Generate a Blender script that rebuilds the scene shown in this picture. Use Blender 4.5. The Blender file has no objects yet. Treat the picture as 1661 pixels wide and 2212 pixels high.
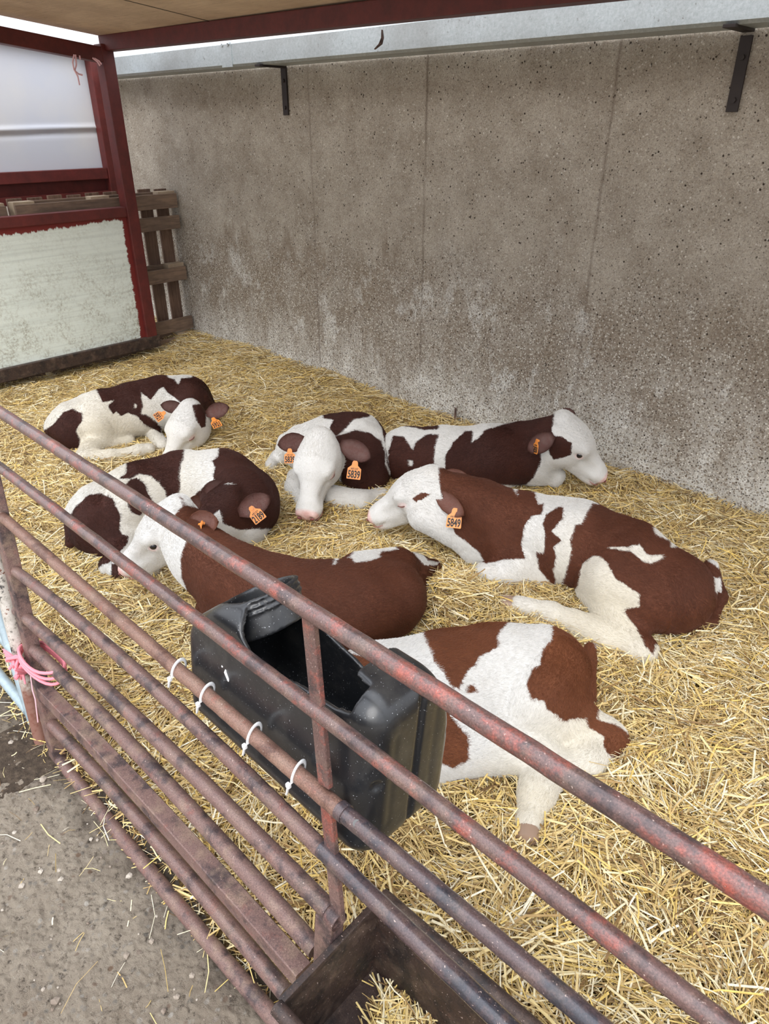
import bpy, bmesh, math, random
import numpy as np
from mathutils import Vector, Matrix
random.seed(7); rng=np.random.default_rng(11)
S=bpy.context.scene; COL=S.collection
# ---------------- camera, sky, exposure ----------------
FPX=1537.0; TH=math.radians(28.8); PS=math.radians(47.6); CH=1.65
hd=np.array([-math.cos(PS),math.sin(PS),0.]); RV=np.array([math.sin(PS),math.cos(PS),0.])
FV=hd*math.cos(TH)+np.array([0,0,-math.sin(TH)]); UV=hd*math.sin(TH)+np.array([0,0,math.cos(TH)])
CO=np.array([0,0,CH])
cam=bpy.data.cameras.new('camera'); co=bpy.data.objects.new('camera',cam); COL.objects.link(co)
cam.sensor_fit='HORIZONTAL'; cam.sensor_width=36; cam.lens=36*FPX/1661
m3=Matrix(((RV[0],UV[0],-FV[0]),(RV[1],UV[1],-FV[1]),(RV[2],UV[2],-FV[2])))
co.matrix_world=Matrix.Translation(Vector(CO))@m3.to_4x4(); cam.clip_start=.02
S.camera=co
S.view_settings.view_transform='Standard'; S.view_settings.look='None'; S.view_settings.gamma=1
S.view_settings.exposure=0.78; S.view_settings.use_curve_mapping=False
w=bpy.data.worlds.new('sky'); S.world=w; w.use_nodes=True
nt=w.node_tree; nt.nodes.clear()
o_=nt.nodes.new('ShaderNodeOutputWorld'); b_=nt.nodes.new('ShaderNodeBackground')
tc=nt.nodes.new('ShaderNodeTexCoord'); sx=nt.nodes.new('ShaderNodeSeparateXYZ'); cr=nt.nodes.new('ShaderNodeValToRGB')
nt.links.new(tc.outputs['Generated'],sx.inputs[0]); nt.links.new(sx.outputs[2],cr.inputs[0])
cr.color_ramp.elements[0].position=0.0; cr.color_ramp.elements[0].color=(.60,.60,.61,1)
cr.color_ramp.elements[1].position=1.0; cr.color_ramp.elements[1].color=(1.45,1.53,1.68,1)
nt.links.new(cr.outputs[0],b_.inputs[0]); b_.inputs[1].default_value=1.25; nt.links.new(b_.outputs[0],o_.inputs[0])
sun=bpy.data.lights.new('hazy_sun','SUN'); sun.energy=1.1; sun.angle=math.radians(35); sun.color=(1,.97,.92)
so=bpy.data.objects.new('hazy_sun',sun); COL.objects.link(so)
so.rotation_euler=Vector((-.45,.75,-.8)).to_track_quat('-Z','Y').to_euler()

# ---------------- helpers ----------------
def ray(u,v):
    d=FPX*FV+(u-830.5)*RV+(1106-v)*UV
    return d/np.linalg.norm(d)
def at(u,v,ax,val):
    d=ray(u,v); i='xyz'.index(ax); return CO+(val-CO[i])/d[i]*d
GO=np.array([-1.647,.451,0]); GA=math.radians(-2.0)
GD=np.array([math.cos(GA),math.sin(GA),0]); GN=np.array([-math.sin(GA),math.cos(GA),0])
LEAN=.11
def G(gx,z,off=0): return GO+GD*gx+GN*(off+LEAN*z)+np.array([0,0,z])
def gpt(u,v,off=0):
    "gate coordinates (along, height) of a sight line meeting the leaning gate"
    d=ray(u,v); n=GN-np.array([0,0,LEAN]); P=CO+((GO-CO)@n+off)/(d@n)*d
    return float((P-GO)@GD),float(P[2])
def proj(P):
    q=P-CO; z=q@FV
    return np.stack([830.5+FPX*(q@RV)/z,1106-FPX*(q@UV)/z,z],-1)

def tag(o,label=None,cat=None,group=None,kind=None):
    if label: o['label']=label
    if cat: o['category']=cat
    if group: o['group']=group
    if kind: o['kind']=kind
    return o
def empty(name,loc,label,cat,group=None):
    o=bpy.data.objects.new(name,None); COL.objects.link(o); o.location=Vector(loc); o.empty_display_size=.05
    return tag(o,label,cat,group)
def link(name,me,mat=None,parent=None,smooth=False):
    if mat is not None: me.materials.append(mat)
    if smooth: me.polygons.foreach_set('use_smooth',[True]*len(me.polygons))
    o=bpy.data.objects.new(name,me); COL.objects.link(o)
    if parent is not None:
        o.parent=parent; o.matrix_parent_inverse=Matrix.Translation(-parent.location)
    return o
class MB:
    "collects shapes into one mesh"
    def __init__(s): s.v=[];s.f=[];s.m=[]
    def add(s,v,f,m=0):
        b=len(s.v); s.v+= [tuple(float(c) for c in p) for p in v]; s.f+=[tuple(i+b for i in q) for q in f]; s.m+=[m]*len(f)
    def box(s,c,size,R=None,bev=0,m=0):
        c=np.array(c,float); h=np.array(size,float)/2
        bm=bmesh.new(); bmesh.ops.create_cube(bm,size=1)
        for v in bm.verts: v.co=Vector([v.co[i]*2*h[i] for i in range(3)])
        if bev: bmesh.ops.bevel(bm,geom=bm.edges[:],offset=bev,segments=2,affect='EDGES',profile=.6)
        A=np.eye(3) if R is None else np.array(R,float).T
        vs=[c+A.T@np.array(v.co) if R is None else c+np.array(R).T@np.array(v.co) for v in bm.verts]
        bm.verts.index_update(); s.add(vs,[[v.index for v in f.verts] for f in bm.faces],m); bm.free()
    def beam(s,a,b,w,h,up=(0,0,1),bev=0,m=0):
        a=np.array(a,float);b=np.array(b,float);d=b-a;L=np.linalg.norm(d);d/=L
        u=np.array(up,float);sd=np.cross(u,d);sd/=np.linalg.norm(sd);u=np.cross(d,sd)
        s.box((a+b)/2,(L,w,h),[d,sd,u],bev,m)
    def tube(s,pts,r,n=16,cap=True,m=0,flat=1.0):
        P=[np.array(p,float) for p in pts]; k=len(P)
        rr=r if hasattr(r,'__len__') else [r]*k
        t0=P[1]-P[0]; ref=np.array([0,0,1.]) if abs(t0[2])<.9*np.linalg.norm(t0) else np.array([1.,0,0])
        vs=[];x=None
        for i in range(k):
            t=P[min(i+1,k-1)]-P[max(i-1,0)]; t=t/np.linalg.norm(t)
            if x is None: x=np.cross(ref,t)
            else: x=x-t*(x@t)
            x/=np.linalg.norm(x); y=np.cross(t,x)
            for j in range(n):
                a=2*math.pi*j/n; vs.append(P[i]+rr[i]*(math.cos(a)*x+flat*math.sin(a)*y))
        fs=[(i*n+j,i*n+(j+1)%n,(i+1)*n+(j+1)%n,(i+1)*n+j) for i in range(k-1) for j in range(n)]
        if cap: fs+= [tuple(range(n-1,-1,-1)),tuple((k-1)*n+j for j in range(n))]
        s.add(vs,fs,m)
    def build(s,name,mat,parent=None,smooth=False):
        me=bpy.data.meshes.new(name); me.from_pydata(s.v,[],s.f); me.update()
        mats=mat if isinstance(mat,(list,tuple)) else [mat]
        for q in mats: me.materials.append(q)
        if len(mats)>1: me.polygons.foreach_set('material_index',s.m)
        o=link(name,me,None,parent,smooth)
        if smooth:
            try: me.set_sharp_from_angle(angle=math.radians(40))
            except Exception: pass
        return o

# ---- materials ----
class NM:
    def __init__(s,name,rough=.7,metal=0.,spec=.5):
        s.mat=bpy.data.materials.new(name); s.mat.use_nodes=True; s.t=s.mat.node_tree
        s.b=s.t.nodes['Principled BSDF']; s.b.inputs['Roughness'].default_value=rough
        s.b.inputs['Metallic'].default_value=metal; s.b.inputs['Specular IOR Level'].default_value=spec
        s.tc=None
    def n(s,k,**kw):
        x=s.t.nodes.new('ShaderNode'+k)
        for a,b in kw.items():
            if hasattr(x,a): setattr(x,a,b)
        return x
    def l(s,a,b): s.t.links.new(a,b)
    def co(s,scale=(1,1,1),rot=(0,0,0),space='Object'):
        if s.tc is None: s.tc=s.n('TexCoord')
        mp=s.n('Mapping'); s.l(s.tc.outputs[space],mp.inputs[0]); mp.inputs['Scale'].default_value=scale; mp.inputs['Rotation'].default_value=rot
        return mp.outputs[0]
    def noise(s,v,scale=5,det=4,rough=.6,dist=0):
        x=s.n('TexNoise'); s.l(v,x.inputs['Vector']); x.inputs['Scale'].default_value=scale; x.inputs['Detail'].default_value=det
        x.inputs['Roughness'].default_value=rough; x.inputs['Distortion'].default_value=dist; return x.outputs[0]
    def vor(s,v,scale=5,feature='F1',rnd=1):
        x=s.n('TexVoronoi'); x.feature=feature; s.l(v,x.inputs['Vector']); x.inputs['Scale'].default_value=scale; x.inputs['Randomness'].default_value=rnd
        return x
    def ramp(s,f,stops,interp='LINEAR'):
        x=s.n('ValToRGB'); s.l(f,x.inputs[0]); e=x.color_ramp.elements; x.color_ramp.interpolation=interp
        while len(e)<len(stops): e.new(.5)
        for i,(p,c) in enumerate(stops):
            e[i].position=p; e[i].color=(c,c,c,1) if not hasattr(c,'__len__') else (*c,1)
        return x.outputs[0]
    def mix(s,f,a,b,mode='MIX'):
        x=s.n('Mix'); x.data_type='RGBA'; x.blend_type=mode
        for sock,val in ((x.inputs[0],f),(x.inputs[6],a),(x.inputs[7],b)):
            if isinstance(val,bpy.types.NodeSocket): s.l(val,sock)
            elif hasattr(val,'__len__'): sock.default_value=(*val,1)
            else: sock.default_value=val if sock==x.inputs[0] else (val,val,val,1)
        return x.outputs[2]
    def math(s,op,a,b=0.,c=None):
        x=s.n('Math'); x.operation=op
        for i,val in enumerate((a,b,c)):
            if val is None: continue
            if isinstance(val,bpy.types.NodeSocket): s.l(val,x.inputs[i])
            else: x.inputs[i].default_value=val
        return x.outputs[0]
    def attr(s,name):
        x=s.n('Attribute'); x.attribute_name=name; return x
    def col(s,c):
        if isinstance(c,bpy.types.NodeSocket): s.l(c,s.b.inputs['Base Color'])
        else: s.b.inputs['Base Color'].default_value=(*c,1)
    def rough(s,c): s.l(c,s.b.inputs['Roughness'])
    def bump(s,h,st=.3,dist=.01):
        x=s.n('Bump'); s.l(h,x.inputs['Height']); x.inputs['Strength'].default_value=st; x.inputs['Distance'].default_value=dist
        s.l(x.outputs[0],s.b.inputs['Normal'])
def vnoise(x,y,f,seed=0):
    "smooth value noise on arrays"
    r=np.random.default_rng(seed).random((64,64)); X=x*f;Y=y*f
    xi=np.floor(X).astype(int);yi=np.floor(Y).astype(int);a=X-xi;b=Y-yi;a=a*a*(3-2*a);b=b*b*(3-2*b)
    g=lambda i,j:r[i%64,j%64]
    return (g(xi,yi)*(1-a)+g(xi+1,yi)*a)*(1-b)+(g(xi,yi+1)*(1-a)+g(xi+1,yi+1)*a)*b
def H(x,y):
    "height of the straw bed"
    x=np.asarray(x,float);y=np.asarray(y,float)
    h=.0+.045*vnoise(x+20,y+20,1.3,1)+.035*vnoise(x+20,y+20,4,2)+.012*vnoise(x+20,y+20,11,3)
    edge=np.clip((y-.40)/.35,0,1); h=h*edge
    h=h+.07*np.clip((y-2.85)/.4,0,1)*np.clip((x+2.5)/-1.5,0,1)
    mc=at(975,1305,'z',.08); h=h+.085*np.exp(-(((x-mc[0])**2+(y-mc[1])**2)/.13**2))+.04*np.exp(-(((x+2.05)**2+(y-2.75)**2)/.25**2))
    return h
# ---------------- structure materials ----------------
def mat_rust(name,red=.5,dirt=.4,rough=.5,base=(.165,.098,.084),redc=(.21,.075,.058),dark=(.055,.036,.036),coat=.12):
    m=NM(name,rough=.5,spec=.5,metal=.12)
    v=m.co((1,1,1))
    n1=m.noise(v,17,7,.72); n2=m.noise(v,60,5,.7); n3=m.noise(v,240,3,.6)
    s1=m.math('ADD',m.math('MULTIPLY',n1,.6),m.math('MULTIPLY',n2,.4))
    c=m.mix(m.ramp(s1,[(.60-.16*red,0),(.74-.16*red,1)]),base,redc)
    c=m.mix(m.ramp(m.noise(v,14,5,.7),[(.5,0),(.62,1)]),c,dark)
    c=m.mix(m.math('MULTIPLY',m.ramp(m.noise(v,22,5,.6),[(.5,0),(.75,1)]),dirt),c,(.26,.18,.13))
    c=m.mix(m.ramp(n3,[(.66,0),(.72,1)]),c,(.40,.30,.26))
    m.col(c); m.rough(m.ramp(n2,[(.3,rough-.1),(.8,rough+.25)]))
    m.b.inputs['Coat Weight'].default_value=coat; gr=m.noise(v,420,3,.75); c=m.mix(1,c,m.ramp(gr,[(.30,.55),(.68,1.45)]),'MULTIPLY'); m.col(c); m.b.inputs['Coat Roughness'].default_value=.28; m.bump(m.math('ADD',n2,m.math('MULTIPLY',n3,.5)),.25,.001)
    return m.mat
M={}
m=NM('damp_mud',.95,spec=.2); v=m.co(); n=m.noise(v,40,6,.75); m.col(m.ramp(n,[(.3,(.03,.022,.016)),(.55,(.085,.062,.044)),(.72,(.17,.13,.09))])); m.bump(n,1,.012); M['mud']=m.mat
M['rust']=mat_rust('rusty_pipe',.35,.45,.42)
M['rustred']=mat_rust('red_rusty_pipe',.62,.35,.30,base=(.125,.072,.064),redc=(.30,.070,.048),coat=.4)
M['rustdark']=mat_rust('polished_dark_pipe',.25,.3,.28,base=(.085,.055,.055),redc=(.16,.06,.045),dark=(.03,.028,.036),coat=.5)
M['rustorange']=mat_rust('orange_brown_pipe',.3,.6,.5,base=(.20,.11,.08),redc=(.27,.085,.06),dark=(.11,.055,.04))
M['rustdirty']=mat_rust('dirty_pipe',.3,.9,.6)
M['trough']=mat_rust('trough_steel',.1,.35,.6,base=(.045,.026,.02),redc=(.12,.04,.025),dark=(.018,.012,.011))
m=NM('red_oxide_paint',.55); v=m.co(); n=m.noise(v,12,5,.7)
m.col(m.mix(m.ramp(n,[(.35,0),(.75,1)]),(.080,.012,.010),(.145,.021,.017))); m.bump(m.noise(v,90,4,.7),.2,.002); M['red']=m.mat
# concrete wall with exposed aggregate
m=NM('aggregate_concrete_wall',.9,spec=.25); v=m.co(); 
geo=m.n('SeparateXYZ'); m.l(m.tc.outputs['Object'],geo.inputs[0]); zz=geo.outputs[2]
big=m.noise(v,1.1,5,.6); drip=m.noise(m.co((5,1,.9)),1.6,6,.65); mid=m.noise(v,4.5,6,.7)
cement=m.mix(m.ramp(mid,[(.3,0),(.7,1)]),(.25,.205,.155),(.42,.37,.30))
zb=m.math('ADD',zz,m.math('MULTIPLY',m.math('SUBTRACT',drip,.5),1.5))
zb=m.math('ADD',zb,m.math('MULTIPLY',m.math('SUBTRACT',big,.5),.9))
white=m.mix(m.ramp(m.noise(v,9,5,.7),[(.3,0),(.7,1)]),(.42,.39,.34),(.78,.77,.73))
c=m.mix(m.ramp(zb,[(.15,1),(.7,.4),(1.1,.12)]),cement,white)
# brown grime in the middle band
band=m.ramp(m.math('ADD',zz,m.math('MULTIPLY',m.math('SUBTRACT',drip,.5),1.1)),[(.12,0),(.45,.85),(.85,.8),(1.35,0)])
c=m.mix(m.math('MULTIPLY',band,m.ramp(mid,[(.36,.15),(.56,.85)])),c,(.17,.12,.075))
spot=m.math('MULTIPLY',m.ramp(m.noise(m.co((1.6,1,1)),3.3,5,.7),[(.56,0),(.64,1)]),m.ramp(zz,[(.15,.9),(.75,.6),(1.0,0)])); c=m.mix(spot,c,(.66,.65,.61))
# aggregate stones
va=m.vor(v,62); vb=m.vor(v,28); vc=m.vor(v,115)
st=m.ramp(va.outputs['Color'],[(.05,(.06,.045,.035)),(.27,(.19,.145,.105)),(.45,(.40,.36,.30)),(.68,(.68,.65,.58)),(1,(.93,.92,.87))])
st2=m.ramp(vc.outputs['Color'],[(.1,(.05,.035,.025)),(.34,(.24,.19,.14)),(.52,(.48,.44,.37)),(.85,(.88,.86,.80))])
stoneamt=m.ramp(m.math('ADD',zz,m.math('MULTIPLY',m.math('SUBTRACT',mid,.5),1.2)),[(.0,1),(.75,.85),(1.2,.4),(1.7,.2)])
ma=m.math('MULTIPLY',m.ramp(va.outputs['Distance'],[(.30,1),(.42,0)]),stoneamt)
sel=m.ramp(m.noise(v,35,2,.5),[(.38,0),(.46,1)])
c=m.mix(m.math('MULTIPLY',m.math('MULTIPLY',m.ramp(vc.outputs['Distance'],[(.35,1),(.5,0)]),stoneamt),.8),c,st2)
c=m.mix(m.math('MULTIPLY',ma,sel),c,st)
stb=m.mix(m.ramp(vb.outputs['Color'],[(.0,0),(1,1)]),(.09,.065,.05),(.50,.46,.38))
c=m.mix(m.math('MULTIPLY',m.ramp(vb.outputs['Distance'],[(.14,1),(.2,0)]),m.ramp(zz,[(0,.8),(1.8,.55)])),c,stb)
dk=m.math('MULTIPLY',m.ramp(vc.outputs['Distance'],[(.16,1),(.26,0)]),m.ramp(m.noise(v,50,3,.6),[(.48,0),(.58,1)]))
c=m.mix(m.math('MULTIPLY',dk,.9),c,(.035,.025,.018))
vd=m.vor(v,44); c=m.mix(m.math('MULTIPLY',m.ramp(vd.outputs['Distance'],[(.15,1),(.24,0)]),m.ramp(m.noise(v,26,3,.6),[(.50,0),(.58,1)])),c,(.04,.028,.02))
ve=m.vor(v,50); c=m.mix(m.math('MULTIPLY',m.ramp(ve.outputs['Distance'],[(.16,1),(.25,0)]),m.math('MULTIPLY',m.ramp(m.noise(v,24,3,.6),[(.50,0),(.58,1)]),m.ramp(zz,[(.2,.95),(1.6,.45)]))),c,(.80,.77,.70))
fine=m.noise(v,230,3,.7); c=m.mix(.5,c,m.mix(1,c,m.ramp(fine,[(.3,.4),(.7,1.55)]),'MULTIPLY'))
# board seams (formwork joints at fixed x)
for xs in (-2.70,-1.66,-3.6):
    d=m.math('ABSOLUTE',m.math('SUBTRACT',m.math('ADD',geo.outputs[0],m.math('MULTIPLY',m.math('SUBTRACT',mid,.5),.03)),xs))
    c=m.mix(m.math('MULTIPLY',m.ramp(d,[(.0,.7),(.012,0)]),m.ramp(drip,[(.35,.2),(.6,1)])),c,(.10,.07,.05))
m.col(c); m.bump(m.math('ADD',m.math('MULTIPLY',va.outputs['Distance'],-.8),m.math('ADD',fine,mid)),.5,.006); M['wall']=m.mat
# yard concrete
m=NM('rough_yard_concrete',.9,spec=.25); v=m.co()
n=m.noise(v,3,5,.6); c=m.mix(m.ramp(n,[(.3,0),(.7,1)]),(.33,.265,.20),(.52,.44,.345))
g=m.noise(v,42,7,.82); c=m.mix(m.ramp(g,[(.36,.9),(.46,0)]),c,(.07,.052,.038)); c=m.mix(m.ramp(m.noise(v,85,6,.85),[(.56,0),(.66,.7)]),c,(.60,.53,.43))
va=m.vor(v,55); vb=m.vor(v,24)
c=m.mix(m.math('MULTIPLY',m.ramp(va.outputs['Distance'],[(.25,1),(.35,0)]),m.ramp(m.noise(v,20,2,.5),[(.48,0),(.6,.9)])),c,m.ramp(va.outputs['Color'],[(0,(.10,.09,.08)),(.5,(.34,.30,.25)),(1,(.66,.60,.52))]))
c=m.mix(m.math('MULTIPLY',m.ramp(vb.outputs['Distance'],[(.12,1),(.18,0)]),.8),c,m.ramp(vb.outputs['Color'],[(.2,(.22,.13,.08)),(.8,(.6,.55,.48))]))
gy=m.n('SeparateXYZ'); m.l(m.tc.outputs['Object'],gy.inputs[0])
wet=m.math('ADD',gy.outputs[1],m.math('MULTIPLY',m.math('SUBTRACT',m.noise(v,5,4,.6),.5),.25))
c=m.mix(m.ramp(wet,[(.36,0),(.46,.8)]),c,(.075,.055,.04))
m.col(c); m.bump(m.math('ADD',g,m.math('MULTIPLY',va.outputs['Distance'],-.5)),1,.022); M['yard']=m.mat
# straw
m=NM('straw',.55,spec=.35); a=m.attr('rnd'); f=a.outputs['Fac']
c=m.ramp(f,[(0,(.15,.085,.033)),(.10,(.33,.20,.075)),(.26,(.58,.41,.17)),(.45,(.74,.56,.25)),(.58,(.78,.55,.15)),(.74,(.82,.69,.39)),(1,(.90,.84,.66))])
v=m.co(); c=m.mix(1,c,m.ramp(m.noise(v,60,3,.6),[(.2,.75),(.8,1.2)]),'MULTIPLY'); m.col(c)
m.b.inputs['Subsurface Weight'].default_value=0; M['straw']=m.mat
m=NM('straw_bed_soil',.9,spec=.2); v=m.co(); n=m.noise(m.co((1,1,1)),45,6,.8,1.5)
c=m.ramp(n,[(.3,(.045,.028,.014)),(.5,(.16,.10,.04)),(.62,(.38,.26,.10)),(.75,(.60,.46,.22))]); m.col(c); m.bump(n,.8,.015); M['bed']=m.mat
# boards
def mat_wood(name,c1,c2,c3,sc=(1,1,1)):
    m=NM(name,.8,spec=.25); v=m.co(sc); n=m.noise(v,8,6,.65,1.2); k=m.noise(m.co(),3,4,.6)
    c=m.mix(m.ramp(n,[(.35,0),(.62,1)]),c1,c2); c=m.mix(m.ramp(k,[(.45,0),(.7,.8)]),c,c3)
    m.col(c); m.bump(n,.4,.003); return m.mat
M['woodv']=mat_wood('weathered_pallet_wood_upright',(.115,.07,.05),(.22,.14,.10),(.09,.062,.05),(6,6,.5))
M['woodh']=mat_wood('weathered_pallet_wood_across',(.14,.10,.075),(.25,.17,.12),(.10,.07,.055),(6,.5,6))
M['woodend']=mat_wood('pale_pallet_wood',(.34,.26,.18),(.48,.38,.27),(.22,.17,.12))
m=NM('plywood_roof_underside',.75,spec=.3); n=m.noise(m.co((1,14,1)),5,6,.7); v=m.co(); 
c=m.mix(m.ramp(n,[(.3,0),(.7,1)]),(.62,.47,.34),(.78,.63,.47)); c=m.mix(m.ramp(m.noise(v,2.2,5,.6),[(.4,0),(.75,.7)]),c,(.36,.25,.17)); c=m.mix(m.ramp(m.noise(m.co((3,30,3)),4,5,.7),[(.60,0),(.70,.7)]),c,(.16,.10,.065)); m.col(c); M['ply']=m.mat
m=NM('milky_plastic_sheet',.35,spec=.4); v=m.co(); c=m.mix(m.ramp(m.noise(v,2.5,4,.5),[(.4,0),(.7,1)]),(.56,.58,.64),(.62,.62,.63))
m.col(c); M['sheet']=m.mat
m=NM('painted_board_panel',.6,spec=.35); v=m.co(); g=m.n('SeparateXYZ'); m.l(m.tc.outputs['Object'],g.inputs[0])
lines=m.noise(m.co((1,.6,26)),2.2,3,.5)
c=m.mix(m.ramp(lines,[(.45,0),(.7,.6)]),(.74,.80,.745),(.56,.61,.565))
dirt=m.noise(m.co((1,1,1)),5,6,.75); spl=m.noise(v,55,4,.75)
dz=m.ramp(g.outputs[2],[(.1,1),(.95,.25)])
c=m.mix(m.math('MULTIPLY',dz,m.math('MULTIPLY',m.ramp(dirt,[(.42,0),(.62,1)]),m.ramp(spl,[(.42,0),(.62,1)]))),c,(.20,.16,.09))
c=m.mix(m.ramp(m.noise(v,26,5,.8),[(.68,0),(.71,.9)]),c,(.10,.08,.05))
# red paint overlap along the top and by the post (ragged brushed edge)
ey=m.math('ADD',g.outputs[2],m.math('MULTIPLY',m.math('SUBTRACT',m.noise(m.co((1,6,1)),2.5,6,.75),.5),.10))
ex=m.math('ADD',g.outputs[1],m.math('MULTIPLY',m.math('SUBTRACT',m.noise(m.co((1,1,4)),6,6,.8),.5),.07))
red=m.math('MAXIMUM',m.ramp(m.math('SUBTRACT',ey,m.math('MULTIPLY',g.outputs[1],.035)),[(.945,0),(.953,1)]),m.ramp(m.math('SUBTRACT',ex,2.0),[(.718,0),(.724,1)]))
c=m.mix(red,c,(.17,.022,.018)); m.col(c); m.bump(m.noise(v,30,4,.6),.15,.003); M['panel']=m.mat
m=NM('galvanised_steel',.42,metal=.35); v=m.co(); n=m.noise(v,70,4,.8); c=m.mix(m.ramp(n,[(.3,0),(.7,1)]),(.36,.41,.42),(.55,.60,.62))
c=m.mix(m.ramp(m.noise(v,40,5,.8),[(.62,0),(.68,.7)]),c,(.10,.08,.06)); c=m.mix(m.math('MULTIPLY',m.ramp(m.noise(v,2.5,4,.6),[(.45,0),(.7,1)]),.5),c,(.26,.26,.25)); m.col(c); M['galv']=m.mat
m=NM('dark_steel',.55,metal=.3); m.col((.03,.022,.02)); M['dark']=m.mat
m=NM('shadow_soil',.95); m.col((.06,.045,.03)); M['soil']=m.mat  # one even dark brown, used on the strips in the roof joints
m=NM('pink_twine',.8); m.col((.80,.25,.30)); M['pink']=m.mat
m=NM('pale_pink_twine',.8); m.col((.82,.50,.55)); M['palepink']=m.mat
m=NM('white_nylon',.35); m.col((.82,.82,.82)); M['nylon']=m.mat
m=NM('flaking_paint_post',.6); v=m.co(); n=m.noise(v,30,6,.75)
c=m.ramp(n,[(.40,(.03,.028,.028)),(.46,(.42,.38,.33)),(.60,(.56,.52,.47)),(.64,(.18,.075,.045))],'LINEAR')
gg=m.n('SeparateXYZ'); m.l(m.tc.outputs['Object'],gg.inputs[0])
c=m.mix(m.ramp(m.math('ADD',gg.outputs[2],m.math('MULTIPLY',m.math('SUBTRACT',n,.5),.2)),[(.16,.9),(.24,0)]),c,(.19,.07,.045))
c=m.mix(m.ramp(m.math('ADD',gg.outputs[2],m.math('MULTIPLY',m.math('SUBTRACT',n,.5),.2)),[(.60,0),(.66,.9)]),c,(.25,.10,.06))
m.col(c); M['flake']=m.mat
m=NM('galvanised_blue_pipe',.4,metal=.2); v=m.co(); m.col(m.mix(m.ramp(m.noise(v,30,4,.7),[(.3,0),(.7,1)]),(.28,.36,.40),(.42,.50,.54))); M['blue']=m.mat
m=NM('black_plastic',.38,spec=.5); v=m.co(); n=m.noise(v,330,2,.5)
c=m.mix(m.ramp(n,[(.70,0),(.74,1)]),(.012,.013,.015),(.35,.36,.38)); c=m.mix(m.math('MULTIPLY',m.ramp(m.noise(v,12,5,.7),[(.5,0),(.75,1)]),.35),c,(.09,.085,.075))
m.b.inputs['Coat Weight'].default_value=.35; m.b.inputs['Coat Roughness'].default_value=.18; m.col(c); m.rough(m.ramp(m.noise(v,9,5,.7),[(.3,.26),(.7,.48)])); m.bump(m.noise(v,60,3,.6),.06,.002); M['black']=m.mat

# ---------------- setting ----------------
WY=3.28
b=MB(); b.box((-2.4,WY+.1,.89),(9.2,.2,2.24)); o=b.build('wall_back',M['wall']); tag(o,kind='structure')
# yard floor
def grid(x0,x1,y0,y1,nx,ny,fz):
    xs=np.linspace(x0,x1,nx);ys=np.linspace(y0,y1,ny);X,Y=np.meshgrid(xs,ys,indexing='ij');Z=fz(X,Y)
    v=np.stack([X,Y,Z],-1).reshape(-1,3); i=np.arange(nx*ny).reshape(nx,ny)
    f=np.stack([i[:-1,:-1],i[1:,:-1],i[1:,1:],i[:-1,1:]],-1).reshape(-1,4); return v,f
def npmesh(name,v,f,mat,parent=None,smooth=True):
    me=bpy.data.meshes.new(name); n=f.shape[1]
    me.vertices.add(len(v)); me.vertices.foreach_set('co',np.asarray(v,np.float32).ravel())
    me.loops.add(f.size); me.loops.foreach_set('vertex_index',f.astype(np.int32).ravel())
    me.polygons.add(len(f)); me.polygons.foreach_set('loop_start',np.arange(len(f),dtype=np.int32)*n)
    me.update(calc_edges=True)
    if smooth: me.polygons.foreach_set('use_smooth',np.ones(len(f),bool))
    return link(name,me,mat,parent)
v,f=grid(-2.7,.5,-.5,.60,1000,340,lambda X,Y:-.014+.010*vnoise(X+9,Y+9,8,4)+.006*vnoise(X+9,Y+9,22,5)+.006*vnoise(X+9,Y+9,55,6)**2+.006*vnoise(X+9,Y+9,120,7)**2+.003*vnoise(X+9,Y+9,210,9))
o=npmesh('floor',v,f,M['yard']); tag(o,kind='structure')
b=MB(); b.box((-3,-3,-.03),(30,30,.03)); o=b.build('floor',M['yard']); tag(o,kind='structure')
# straw bed base
v,f=grid(-6.6,2.2,.40,WY,300,110,lambda X,Y:H(X,Y)-.012)
o=npmesh('straw_bedding',v,f,M['bed']); 
tag(o,'trampled layer of broken straw and chaff lying under the loose stalks','straw bed',kind='stuff')

# roof: plywood sheets in two bays, sloping down to the wall
def rz(y): return 2.125-.10*(y-2.8)
roof=empty('hutch_roof',(-2.5,1.6,2.2),'plywood roof on red steel beams over the calf pen','roof')
RY0=1.0
seams=[-5.02,-3.85,-2.6,-1.3,0,1.3]
for i in range(len(seams)-1):
    b=MB(); x0,x1=seams[i]+.002,seams[i+1]-.002
    y0=RY0;y1=2.87
    vs=[(x0,y0,rz(y0)),(x1,y0,rz(y0)),(x1,y1,rz(y1)),(x0,y1,rz(y1))]; vs+=[(a,c,d+.02) for a,c,d in vs]
    b.add(vs,[(3,2,1,0),(4,5,6,7),(0,1,5,4),(1,2,6,5),(2,3,7,6),(3,0,4,7)]); b.build('roof_panel',M['ply'],roof)
b=MB(); b.beam((-5.02,2.83,2.085),(1.3,2.83,2.055),.09,.085,bev=.004); o=b.build('rear_beam',M['red'],roof)
for xs in seams[1:-1]:
    b=MB(); b.beam((xs,RY0,rz(RY0)+.004),(xs,2.86,rz(2.86)+.004),.012,.010); b.build('dark_joint',M['soil'],roof)
b=MB(); b.beam((-5.02,RY0,rz(RY0)-.05),(1.3,RY0,rz(RY0)-.05),.08,.09,bev=.004); b.build('front_beam',M['red'],roof)
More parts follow.
